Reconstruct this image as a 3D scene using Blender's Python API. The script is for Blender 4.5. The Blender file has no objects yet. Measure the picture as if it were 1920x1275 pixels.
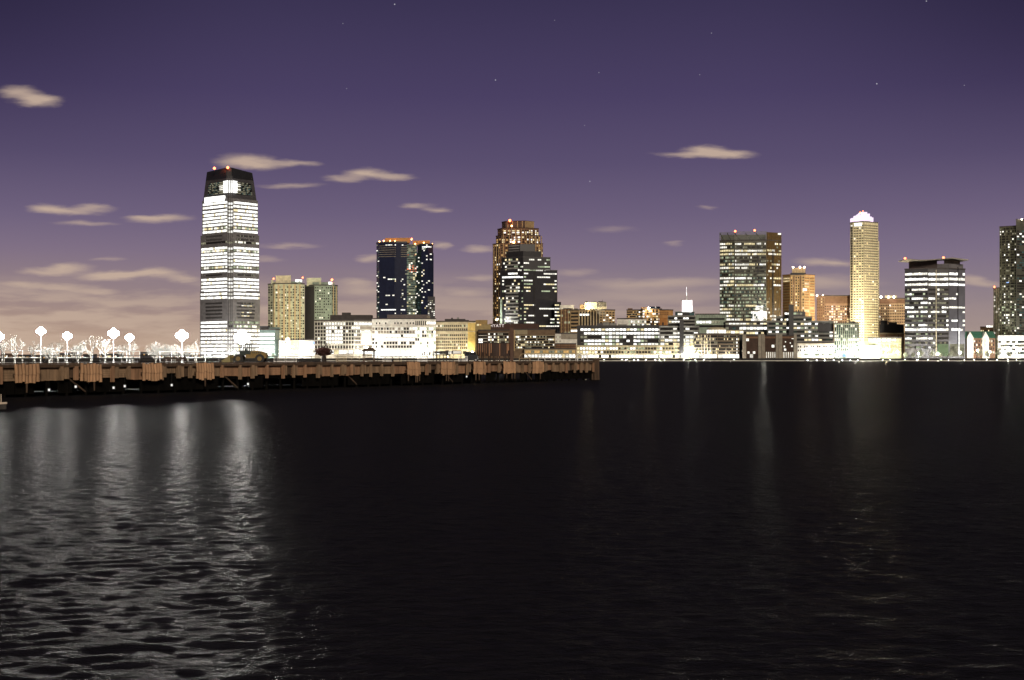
import bpy, math, random
import numpy as np
from mathutils import Vector

random.seed(7)
sc = bpy.context.scene
COL = sc.collection
F = 2400.0          # focal length in photo pixels (1920 wide)
HC = 4.3            # eye height above the water
HOR = 670.0         # horizon row in the photo
GZ = 3.0            # far shore ground level

def X(px, Y): return (px - 960.0) / F * Y
def Z(y, Y): return HC + (HOR - y) * Y / F
def P(px, Y): return Vector((X(px, Y), Y))

# ------------------------------------------------------------------ materials
def lin(h):
    h = h.lstrip('#'); c = [int(h[i:i+2], 16) / 255 for i in (0, 2, 4)]
    return [v / 12.92 if v <= .04045 else ((v + .055) / 1.055) ** 2.4 for v in c]

MATS = {}
def mat(name, rgb, rough=.7, metal=0., noise=.25, scale=.25, stretch=(1, 1, 1), spec=.5, bump=0.):
    if name in MATS: return MATS[name]
    m = bpy.data.materials.new(name); m.use_nodes = True
    nt = m.node_tree; N = nt.nodes; L = nt.links
    bs = N['Principled BSDF']
    bs.inputs['Roughness'].default_value = rough
    bs.inputs['Metallic'].default_value = metal
    bs.inputs['Specular IOR Level'].default_value = spec
    tc = N.new('ShaderNodeTexCoord'); mp = N.new('ShaderNodeMapping'); mp.inputs['Scale'].default_value = stretch
    nz = N.new('ShaderNodeTexNoise'); nz.inputs['Scale'].default_value = scale
    nz.inputs['Detail'].default_value = 5; nz.inputs['Roughness'].default_value = .65
    L.new(tc.outputs['Object'], mp.inputs[0]); L.new(mp.outputs[0], nz.inputs['Vector'])
    rp = N.new('ShaderNodeValToRGB')
    rp.color_ramp.elements[0].position = .3; rp.color_ramp.elements[1].position = .7
    rp.color_ramp.elements[0].color = [c * (1 - noise) for c in rgb] + [1]
    rp.color_ramp.elements[1].color = [min(1, c * (1 + noise)) for c in rgb] + [1]
    L.new(nz.outputs[0], rp.inputs[0]); L.new(rp.outputs[0], bs.inputs['Base Color'])
    if bump:
        b = N.new('ShaderNodeBump'); b.inputs['Distance'].default_value = bump
        L.new(nz.outputs[0], b.inputs['Height']); L.new(b.outputs[0], bs.inputs['Normal'])
    MATS[name] = m; return m

def emit(name, rgb, strength, vary=0., samp=False):
    if name in MATS: return MATS[name]
    m = bpy.data.materials.new(name); m.use_nodes = True
    nt = m.node_tree; N = nt.nodes; L = nt.links
    N.remove(N['Principled BSDF'])
    e = N.new('ShaderNodeEmission'); e.inputs[0].default_value = list(rgb) + [1]; e.inputs[1].default_value = strength
    L.new(e.outputs[0], N['Material Output'].inputs[0])
    if vary:     # rooms are lit unevenly
        g = N.new('ShaderNodeNewGeometry'); nz = N.new('ShaderNodeTexNoise'); nz.inputs['Scale'].default_value = .16
        nz.inputs['Detail'].default_value = 4; nz.inputs['Roughness'].default_value = .8
        mr = N.new('ShaderNodeMapRange'); mr.inputs[1].default_value = .3; mr.inputs[2].default_value = .7
        mr.inputs[3].default_value = strength * (1 - vary); mr.inputs[4].default_value = strength * (1 + vary)
        L.new(g.outputs['Position'], nz.inputs['Vector']); L.new(nz.outputs[0], mr.inputs[0]); L.new(mr.outputs[0], e.inputs[1])
    m.cycles.emission_sampling = 'AUTO' if samp else 'NONE'
    MATS[name] = m; return m

# lit windows
WH = emit('window_white', (1, .96, .84), 1.25, .6)
WB = emit('window_bright', (1, .99, .94), 1.75, .45)
WY = emit('window_warm', (1, .84, .48), 1.05, .65)
WO = emit('window_amber', (1, .6, .22), .6, .7)
WG = emit('window_greenish', (.88, 1, .66), .5, .8)
WD = emit('window_dim', (.85, .8, .55), .28, .8)
WT = emit('window_tealdim', (.35, .55, .5), .14, .8)
WBL = emit('window_blue', (.35, .55, 1), 1.4, .6)
WR = emit('window_red', (1, .2, .08), 1.2, .8)
RED = emit('beacon_red', (1, .16, .06), 9)
RED2 = emit('crown_light_orange', (1, .36, .1), 26, 0, True)
GL = mat('dark_glass', (.012, .014, .018), .12, 0, .4, .2, spec=.35)
GLN = mat('navy_glass', (.006, .010, .024), .15, 0, .4, .1, spec=.3)
GLG = mat('green_glass', (.03, .05, .045), .15, 0, .4, .1, spec=.4)
VOID = mat('dark_window', (.014, .013, .012), .3, 0, .4, .3, spec=.3)

GREY = mat('grey_metal_panel', (.17, .165, .17), .45, .2)
GREYD = mat('charcoal_panel', (.045, .043, .047), .5)
BLACK = mat('black_panel', (.014, .014, .016), .4)
BLACKG = mat('black_curtain_wall', (.02, .02, .024), .25, spec=.4)
NAVY = mat('navy_curtain_wall', (.010, .014, .036), .22, spec=.3)
BEIGE = mat('beige_precast', (.72, .65, .45), .8)
BEIGEG = mat('greenish_precast', (.60, .63, .46), .8)
GREENG = mat('green_grey_cladding', (.27, .34, .27), .7)
CREAM = mat('cream_stone', (.52, .46, .32), .8)
YELLOWC = mat('yellow_stone', (.62, .47, .17), .8)
WHITEC = mat('white_stone', (.68, .66, .60), .8)
TAN = mat('tan_brick', (.42, .29, .15), .85)
TANO = mat('orange_tan_brick', (.48, .25, .09), .85)
BROWN = mat('brown_brick', (.17, .095, .055), .85)
BROWND = mat('dark_brown_brick', (.05, .026, .017), .85)
TAUPE = mat('taupe_concrete', (.24, .21, .165), .85)
CONC = mat('grey_concrete', (.22, .22, .20), .85)
OLIVE = mat('olive_glass_frame', (.10, .10, .075), .4)
BRONZE = mat('bronze_glass', (.10, .065, .025), .25, spec=.4)
ROOF = mat('roof_membrane', (.06, .052, .05), .9)
GREENR = mat('green_roof_metal', (.05, .16, .11), .6)
STEEL = mat('galvanised_steel', (.35, .35, .36), .4, .6)
DSTEEL = mat('dark_steel', (.02, .018, .017), .5, .3)
WPAINT = mat('white_paint', (.8, .8, .78), .5, 0, .08)

# ------------------------------------------------------------------ mesh builder
class MB:
    def __init__(s): s.v = []; s.f = []; s.m = []; s.mats = []; s.sm = []
    def mi(s, m):
        if m not in s.mats: s.mats.append(m)
        return s.mats.index(m)
    def add(s, vs, fs, m, smooth=False):
        o = len(s.v); s.v += [tuple(v) for v in vs]; i = s.mi(m)
        for f in fs: s.f.append([o + k for k in f]); s.m.append(i); s.sm.append(smooth)
    def box(s, c, size, m, rz=0.):
        hx, hy, hz = [k / 2 for k in size]; co, si = math.cos(rz), math.sin(rz); vs = []
        for dz in (-hz, hz):
            for dx, dy in ((-hx, -hy), (hx, -hy), (hx, hy), (-hx, hy)):
                vs.append((c[0] + dx * co - dy * si, c[1] + dx * si + dy * co, c[2] + dz))
        s.add(vs, [(3, 2, 1, 0), (4, 5, 6, 7), (0, 1, 5, 4), (1, 2, 6, 5), (2, 3, 7, 6), (3, 0, 4, 7)], m)
    def loft(s, lo, hi, z0, z1, m):
        n = len(lo); vs = [(p[0], p[1], z0) for p in lo]
        vs += [(p[0], p[1], z1 if not isinstance(z1, (list, tuple)) else z1[i]) for i, p in enumerate(hi)]
        fs = [tuple(range(n - 1, -1, -1)), tuple(range(n, 2 * n))]
        for i in range(n): j = (i + 1) % n; fs.append((i, j, n + j, n + i))
        s.add(vs, fs, m)
    def tube(s, a, b, r0, r1, m, n=8, smooth=True):
        a = Vector(a); b = Vector(b); d = (b - a)
        if d.length < 1e-6: return
        d.normalize(); u = d.orthogonal().normalized(); w = d.cross(u); vs = []
        for c, r in ((a, r0), (b, r1)):
            for k in range(n):
                t = 2 * math.pi * k / n; vs.append(c + u * (r * math.cos(t)) + w * (r * math.sin(t)))
        fs = [(k, (k + 1) % n, n + (k + 1) % n, n + k) for k in range(n)]
        s.add(vs, fs, m, smooth); s.add(vs[:n][::-1], [tuple(range(n))], m); s.add(vs[n:], [tuple(range(n))], m)
    def ball(s, c, r, m, nu=12, nv=8, sq=(1, 1, 1)):
        vs = [(c[0], c[1], c[2] - r * sq[2])]
        for j in range(1, nv):
            p = -math.pi / 2 + math.pi * j / nv
            for i in range(nu):
                t = 2 * math.pi * i / nu
                vs.append((c[0] + r * sq[0] * math.cos(p) * math.cos(t), c[1] + r * sq[1] * math.cos(p) * math.sin(t), c[2] + r * sq[2] * math.sin(p)))
        vs.append((c[0], c[1], c[2] + r * sq[2])); T = len(vs) - 1; fs = []
        for i in range(nu):
            fs.append((0, 1 + (i + 1) % nu, 1 + i)); fs.append((T, T - nu + i, T - nu + (i + 1) % nu))
            for j in range(nv - 2):
                a = 1 + j * nu + i; b = 1 + j * nu + (i + 1) % nu; fs.append((a, b, b + nu, a + nu))
        s.add(vs, fs, m, True)
    def mesh(s, name):
        me = bpy.data.meshes.new(name); me.from_pydata(s.v, [], s.f)
        for m in s.mats: me.materials.append(m)
        me.polygons.foreach_set('material_index', s.m); me.polygons.foreach_set('use_smooth', s.sm); me.update()
        return me
    def build(s, name, parent=None, loc=None):
        o = bpy.data.objects.new(name, s.mesh(name)); COL.objects.link(o)
        if parent is not None:
            o.parent = parent
            R = ABS.get(parent.name, Vector((0, 0, 0)))
            o.location = -R if loc is None else Vector(loc) - R
            ABS[o.name] = Vector((0, 0, 0)) if loc is None else Vector(loc)
        elif loc is not None: o.location = loc
        return o

ABS = {}      # world position of the frame each object's children are expressed in
def tag(o, label, cat, group=None, kind=None):
    o['label'] = label; o['category'] = cat
    if group: o['group'] = group
    if kind: o['kind'] = kind
    return o
def thing(name, loc, label, cat, group=None):
    o = bpy.data.objects.new(name, None); COL.objects.link(o); o.location = loc; o.empty_display_size = 1
    ABS[o.name] = Vector(loc); return tag(o, label, cat, group)
def structure(o): o['kind'] = 'structure'; return o
KIDS = {}
def copy_tree(o, parent=None):
    c = o.copy(); COL.objects.link(c)
    if parent is not None: c.parent = parent
    for ch in [k for k in COL.objects if k.parent == o]: copy_tree(ch, c)
    return c

# ------------------------------------------------------------------ camera
cam = bpy.data.cameras.new('camera'); co = bpy.data.objects.new('camera', cam); COL.objects.link(co)
co.location = (0, 0, HC); co.rotation_euler = (math.radians(90), 0, 0)
cam.sensor_width = 36; cam.lens = 36 * F / 1920; cam.shift_y = (HOR - 637.5) / 1920
cam.clip_start = .5; cam.clip_end = 60000
sc.camera = co

# ------------------------------------------------------------------ sky
def build_world():
    w = bpy.data.worlds.new('World'); sc.world = w; w.use_nodes = True
    nt = w.node_tree; N = nt.nodes; L = nt.links; N.clear()
    out = N.new('ShaderNodeOutputWorld'); bg = N.new('ShaderNodeBackground'); L.new(bg.outputs[0], out.inputs[0])
    tc = N.new('ShaderNodeTexCoord'); sx = N.new('ShaderNodeSeparateXYZ'); L.new(tc.outputs['Generated'], sx.inputs[0])
    def M(op, a, b=None, c=None, clamp=False):
        n = N.new('ShaderNodeMath'); n.operation = op; n.use_clamp = clamp
        for i, v in enumerate((a, b, c)):
            if v is None: continue
            if isinstance(v, (int, float)): n.inputs[i].default_value = v
            else: L.new(v, n.inputs[i])
        return n.outputs[0]
    y = M('MAXIMUM', sx.outputs[1], .08)
    u = M('DIVIDE', sx.outputs[0], y); v = M('DIVIDE', sx.outputs[2], y)
    # dusk sky colour by elevation: city glow at the horizon, violet higher up
    rp = N.new('ShaderNodeValToRGB'); el = rp.color_ramp.elements
    stops = [(0, '#af9b90'), (.012, '#a9968d'), (.03, '#9c8a89'), (.05, '#8e7f88'), (.08, '#7d6f86'), (.11, '#6d607c'),
             (.15, '#5a4f6f'), (.20, '#4a4063'), (.27, '#3a3352'), (.36, '#292639'), (.5, '#1b1926'), (1, '#0f0e14')]
    while len(el) < len(stops): el.new(.5)
    for e, (p, h) in zip(el, stops): e.position = p; e.color = lin(h) + [1]
    L.new(M('MAXIMUM', sx.outputs[2], 0.), rp.inputs[0])
    # warmer glow towards the left of the skyline
    warm = N.new('ShaderNodeMix'); warm.data_type = 'RGBA'; warm.blend_type = 'MULTIPLY'
    wf = M('MULTIPLY', M('MULTIPLY_ADD', u, -1.3, .35, clamp=True), M('SUBTRACT', 1., M('MULTIPLY', v, 9.), clamp=True))
    L.new(wf, warm.inputs['Factor']); L.new(rp.outputs[0], warm.inputs['A']); warm.inputs['B'].default_value = (1.28, 1.12, .88, 1)
    # the sky colour is darkened high up on both sides
    sd = N.new('ShaderNodeMapRange'); sd.interpolation_type = 'SMOOTHSTEP'; L.new(M('ABSOLUTE', u), sd.inputs[0]); sd.inputs[1].default_value = .16; sd.inputs[2].default_value = .46
    sv = N.new('ShaderNodeMapRange'); sv.interpolation_type = 'SMOOTHSTEP'; L.new(v, sv.inputs[0]); sv.inputs[1].default_value = .10; sv.inputs[2].default_value = .30
    dk = N.new('ShaderNodeMix'); dk.data_type = 'RGBA'; dk.blend_type = 'MULTIPLY'; L.new(M('MULTIPLY', sd.outputs[0], sv.outputs[0]), dk.inputs['Factor'])
    L.new(warm.outputs['Result'], dk.inputs['A']); dk.inputs['B'].default_value = (.55, .55, .6, 1); warm = dk
    # streaked clouds: direction coordinates, bent by noise that is stretched along the wind
    cv = N.new('ShaderNodeCombineXYZ'); L.new(u, cv.inputs[0]); L.new(v, cv.inputs[1])
    mp = N.new('ShaderNodeMapping'); mp.inputs['Scale'].default_value = (20, 90, 1); mp.inputs['Rotation'].default_value = (0, 0, -.05)
    L.new(cv.outputs[0], mp.inputs[0])
    nz = N.new('ShaderNodeTexNoise'); nz.inputs['Scale'].default_value = 1; nz.inputs['Detail'].default_value = 5; nz.inputs['Roughness'].default_value = .6; L.new(mp.outputs[0], nz.inputs['Vector'])
    sb = N.new('ShaderNodeVectorMath'); sb.operation = 'SUBTRACT'; L.new(nz.outputs['Color'], sb.inputs[0]); sb.inputs[1].default_value = (.5, .5, .5)
    ml = N.new('ShaderNodeVectorMath'); ml.operation = 'MULTIPLY'; L.new(sb.outputs[0], ml.inputs[0]); ml.inputs[1].default_value = (.034, .010, 0)
    dv = N.new('ShaderNodeVectorMath'); dv.operation = 'ADD'; L.new(cv.outputs[0], dv.inputs[0]); L.new(ml.outputs[0], dv.inputs[1])
    clouds = [(32, 175, 40, 15, .75), (72, 187, 44, 12, .95), (455, 302, 56, 15, .9), (505, 309, 52, 9, .7), (562, 308, 40, 6, .55),
              (643, 336, 46, 7, .6), (690, 326, 48, 11, .9), (738, 332, 36, 7, .65), (540, 349, 66, 6, .5), (85, 391, 44, 10, .8), (130, 397, 58, 8, .75), (178, 390, 42, 7, .6),
              (165, 419, 66, 6, .5), (300, 409, 58, 9, .8), (265, 405, 40, 5, .4), (780, 383, 28, 6, .55), (815, 391, 30, 7, .6), (1282, 290, 56, 7, .7), (1318, 280, 52, 11, .95), (1362, 288, 60, 9, .95),
              (900, 466, 40, 7, .6), (690, 487, 26, 8, .6), (822, 460, 18, 10, .6), (540, 460, 58, 6, .45), (90, 510, 60, 9, .75), (135, 502, 46, 9, .8),
              (195, 519, 70, 11, .9), (245, 514, 50, 8, .75), (300, 512, 46, 10, .85), (345, 521, 40, 7, .65), (40, 536, 70, 10, .7), (120, 541, 60, 9, .7), (180, 549, 55, 8, .7), (1535, 491, 50, 9, .6), (1580, 494, 40, 8, .55), (1535, 530, 120, 18, .55),
              (890, 520, 45, 8, .5), (1325, 387, 24, 4, .3), (1150, 430, 44, 6, .22), (1262, 457, 24, 5, .3), (1815, 523, 40, 10, .6), (1850, 530, 34, 8, .5),
              (205, 486, 30, 5, .35), (680, 545, 70, 16, .55), (660, 530, 40, 9, .5), (870, 550, 70, 12, .5), (1180, 533, 110, 14, .5), (1290, 530, 90, 13, .45), (1220, 555, 210, 16, .4),
              (1075, 512, 40, 10, .35), (500, 487, 40, 6, .35)]
    tot = None
    for (px, py, a, b, amp) in clouds:
        cu, cw = (px - 960) / F, (HOR - py) / F
        s1 = N.new('ShaderNodeVectorMath'); s1.operation = 'SUBTRACT'; L.new(dv.outputs[0], s1.inputs[0]); s1.inputs[1].default_value = (cu, cw, 0)
        s2 = N.new('ShaderNodeVectorMath'); s2.operation = 'MULTIPLY'; L.new(s1.outputs[0], s2.inputs[0]); s2.inputs[1].default_value = (F / a, F / b, 0)
        s3 = N.new('ShaderNodeVectorMath'); s3.operation = 'LENGTH'; L.new(s2.outputs[0], s3.inputs[0])
        mr = N.new('ShaderNodeMapRange'); mr.interpolation_type = 'SMOOTHSTEP'; L.new(s3.outputs['Value'], mr.inputs[0])
        mr.inputs[1].default_value = 1.25; mr.inputs[2].default_value = .0; mr.inputs[3].default_value = 0; mr.inputs[4].default_value = amp
        tot = mr.outputs[0] if tot is None else M('ADD', tot, mr.outputs[0])
    # low bank of cloud above the horizon
    mp2 = N.new('ShaderNodeMapping'); mp2.inputs['Scale'].default_value = (11, 70, 1); mp2.inputs['Location'].default_value = (3.1, 1.7, 0); L.new(cv.outputs[0], mp2.inputs[0])
    n2 = N.new('ShaderNodeTexNoise'); n2.inputs['Scale'].default_value = 1; n2.inputs['Detail'].default_value = 5; n2.inputs['Roughness'].default_value = .55; L.new(mp2.outputs[0], n2.inputs['Vector'])
    m2 = N.new('ShaderNodeMapRange'); m2.interpolation_type = 'SMOOTHSTEP'; L.new(n2.outputs[0], m2.inputs[0])
    m2.inputs[1].default_value = .38; m2.inputs[2].default_value = .58
    hb = N.new('ShaderNodeMapRange'); hb.interpolation_type = 'SMOOTHSTEP'; L.new(v, hb.inputs[0]); hb.inputs[1].default_value = .072; hb.inputs[2].default_value = .035
    lf = M('MULTIPLY_ADD', u, -1.1, .46, clamp=True)
    bank = M('MULTIPLY', M('MULTIPLY', M('MULTIPLY', m2.outputs[0], .8), hb.outputs[0]), lf)
    tot = M('MINIMUM', M('MAXIMUM', tot, bank), .86, clamp=True)
    mx = N.new('ShaderNodeMix'); mx.data_type = 'RGBA'; L.new(tot, mx.inputs['Factor']); L.new(warm.outputs['Result'], mx.inputs['A'])
    mx.inputs['B'].default_value = lin('#c8b09d') + [1]
    # a few faint stars
    st = None
    for (px, py, r, amp) in [(740, 8, 1.6, .9), (929, 150, 1.5, .7), (1644, 157, 1.6, .9), (1106, 340, 1.5, .5), (1334, 62, 1.4, .4), (1123, 136, 1.3, .4),
                             (1808, 160, 1.3, .4), (1737, 2, 1.6, .7), (643, 44, 1.3, .35), (650, 166, 1.3, .3), (1312, 140, 1.3, .35), (1040, 38, 1.2, .3), (1096, 235, 1.2, .3)]:
        s1 = N.new('ShaderNodeVectorMath'); s1.operation = 'DISTANCE'; L.new(cv.outputs[0], s1.inputs[0]); s1.inputs[1].default_value = ((px - 960) / F, (HOR - py) / F, 0)
        q = M('MULTIPLY', M('LESS_THAN', s1.outputs['Value'], r * .8 / F), amp * .38)
        st = q if st is None else M('MAXIMUM', st, q)
    ad = N.new('ShaderNodeMix'); ad.data_type = 'RGBA'; ad.blend_type = 'ADD'; ad.inputs['Factor'].default_value = 1
    L.new(mx.outputs['Result'], ad.inputs['A']); L.new(st, ad.inputs['B'])
    # last trace of twilight from the sky model, sun well below the horizon
    sky = N.new('ShaderNodeTexSky'); sky.sky_type = 'NISHITA'; sky.sun_disc = False
    sky.sun_elevation = math.radians(-4); sky.sun_rotation = math.radians(200)
    a2 = N.new('ShaderNodeMix'); a2.data_type = 'RGBA'; a2.blend_type = 'ADD'; a2.inputs['Factor'].default_value = .02
    L.new(ad.outputs['Result'], a2.inputs['A']); L.new(sky.outputs[0], a2.inputs['B'])
    L.new(a2.outputs['Result'], bg.inputs[0]); bg.inputs[1].default_value = 1.0
    w.cycles.sampling_method = 'MANUAL'; w.cycles.sample_map_resolution = 512
build_world()

# moonlight and the glow of the city behind the viewer, very weak
sun = bpy.data.lights.new('sun', 'SUN'); sun.energy = 2.2; sun.color = (1, .86, .69); sun.angle = math.radians(12)
so = bpy.data.objects.new('sun', sun); COL.objects.link(so)
so.rotation_euler = Vector((-.30, 1.0, -.42)).to_track_quat('-Z', 'Y').to_euler()

# ------------------------------------------------------------------ water
def build_water():
    rng = np.random.default_rng(5)
    ys = [-300., -60., -10., 0., 6.]
    y = 10.
    while y < 330: ys.append(y); y *= 1.0036
    while y < 1500: ys.append(y); y *= 1.02
    ys += [2500., 6000., 20000., 45000.]
    ys = np.array(ys); nu = 620
    s = np.linspace(-1, 1, nu)
    half = np.maximum(.47 * np.abs(ys), 0) + 14
    half = np.where(ys > 400, half * 1.8 + 200, half)
    half[:3] = 160
    XX = s[None, :] * half[:, None]; YY = np.repeat(ys[:, None], nu, 1)
    dy = np.gradient(ys)[:, None]; H = np.zeros_like(XX)
    K = 170
    for k in range(K):
        lam = .40 * (5. / .40) ** rng.random()
        th = math.radians(90 + rng.normal(0, 50))          # wind waves run towards and away from the viewer
        q = 2 * math.pi / lam; a = .0050 * lam ** .45 * (1.1 if lam < .8 else .45 if lam < 2.8 else .3) / math.sqrt(K / 12)
        fade = np.clip((lam * abs(1 / max(.2, abs(math.sin(th)))) / np.maximum(dy, 1e-3) - 2.2) / 2, 0, 1)
        kx, ky = q * math.cos(th), q * math.sin(th)
        # slow bending so crests stay short
        ph = rng.random() * 6.28 + .8 * np.sin(XX * .11 * rng.random() + YY * .05 * rng.random() + rng.random() * 6)
        H += a * fade * np.sin(kx * XX + ky * YY + ph)
    H[:4] = 0; H[ys > 340] *= 0
    V = np.stack([XX, YY, H], -1).reshape(-1, 3)
    r, c = len(ys), nu
    idx = np.arange(r * c).reshape(r, c)
    Fq = np.stack([idx[:-1, :-1], idx[:-1, 1:], idx[1:, 1:], idx[1:, :-1]], -1).reshape(-1, 4)
    me = bpy.data.meshes.new('water'); me.vertices.add(len(V)); me.vertices.foreach_set('co', V.ravel())
    me.loops.add(Fq.size); me.loops.foreach_set('vertex_index', Fq.ravel().astype(np.int32))
    me.polygons.add(len(Fq)); me.polygons.foreach_set('loop_start', np.arange(0, Fq.size, 4, dtype=np.int32))
    me.polygons.foreach_set('use_smooth', np.ones(len(Fq), bool)); me.update(calc_edges=True); me.validate()
    m = bpy.data.materials.new('river_water'); m.use_nodes = True; nt = m.node_tree; N = nt.nodes; L = nt.links
    N.remove(N['Principled BSDF'])
    df = N.new('ShaderNodeBsdfDiffuse'); df.inputs[0].default_value = (.010, .0098, .0125, 1)
    gl = N.new('ShaderNodeBsdfGlossy'); gl.inputs['Roughness'].default_value = .36; gl.inputs[0].default_value = (.95, .93, .9, 1)
    fr = N.new('ShaderNodeFresnel'); fr.inputs[0].default_value = 1.33
    mr = N.new('ShaderNodeMapRange'); mr.inputs[1].default_value = .02; mr.inputs[2].default_value = .45; mr.inputs[3].default_value = .03; mr.inputs[4].default_value = .055
    L.new(fr.outputs[0], mr.inputs[0])
    g = N.new('ShaderNodeNewGeometry'); mp = N.new('ShaderNodeMapping'); mp.inputs['Scale'].default_value = (1.2, 1.9, 1); L.new(g.outputs['Position'], mp.inputs[0])
    nz = N.new('ShaderNodeTexNoise'); nz.inputs['Scale'].default_value = 1.3; nz.inputs['Detail'].default_value = 5; nz.inputs['Roughness'].default_value = .62; L.new(mp.outputs[0], nz.inputs['Vector'])
    bp = N.new('ShaderNodeBump'); bp.inputs['Strength'].default_value = 1; bp.inputs['Distance'].default_value = .15; L.new(nz.outputs[0], bp.inputs['Height'])
    L.new(bp.outputs[0], gl.inputs['Normal']); L.new(bp.outputs[0], fr.inputs['Normal'])
    # calm skin between the ripples reflects more sharply
    g2 = N.new('ShaderNodeBsdfGlossy'); g2.inputs['Roughness'].default_value = .17; g2.inputs[0].default_value = (.95, .93, .9, 1); L.new(bp.outputs[0], g2.inputs['Normal'])
    gm = N.new('ShaderNodeMixShader'); gm.inputs[0].default_value = .5; L.new(gl.outputs[0], gm.inputs[1]); L.new(g2.outputs[0], gm.inputs[2]); gl = gm
    ms = N.new('ShaderNodeMixShader'); L.new(mr.outputs[0], ms.inputs[0]); L.new(df.outputs[0], ms.inputs[1]); L.new(gl.outputs[0], ms.inputs[2])
    L.new(ms.outputs[0], N['Material Output'].inputs[0])
    me.materials.append(m)
    o = bpy.data.objects.new('water', me); COL.objects.link(o); structure(o)
build_water()

# ------------------------------------------------------------------ far shore ground and quay wall
GROUND = mat('shore_paving', (.16, .15, .14), .9, 0, .3, .05)
g = MB(); g.box((0, 1476 + 12000, GZ / 2 - .6), (30000, 24000, GZ + 1.2), GROUND); structure(g.build('ground'))
QUAY = mat('tar_and_shade_wall', (.018, .017, .016), .8, 0, .5, .4, (1, 1, .2))
q = MB(); q.box((0, 1475.4, 1.5), (2600, 1.1, 3.6), QUAY)
for i in range(330): q.box((-660 + i * 4, 1474.6, 1.2), (.7, .5, 3.4), QUAY)
structure(q.build('quay_wall'))
lg = MB(); lg.box((330, 1472.6, .4), (1100, 3.2, .75), WHITEC); structure(lg.build('waterline_glint_strip'))  # added white strip, stands in for lamplight reflected along the waterline

# ------------------------------------------------------------------ buildings
WIN_CACHE = {}
def win_mesh(w, h, m, name):
    k = (round(w, 2), round(h, 2), m.name, name)
    if k not in WIN_CACHE:
        b = MB(); b.box((0, 0, 0), (w, .3, h), m); WIN_CACHE[k] = b.mesh(name)
    return WIN_CACHE[k]

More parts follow.
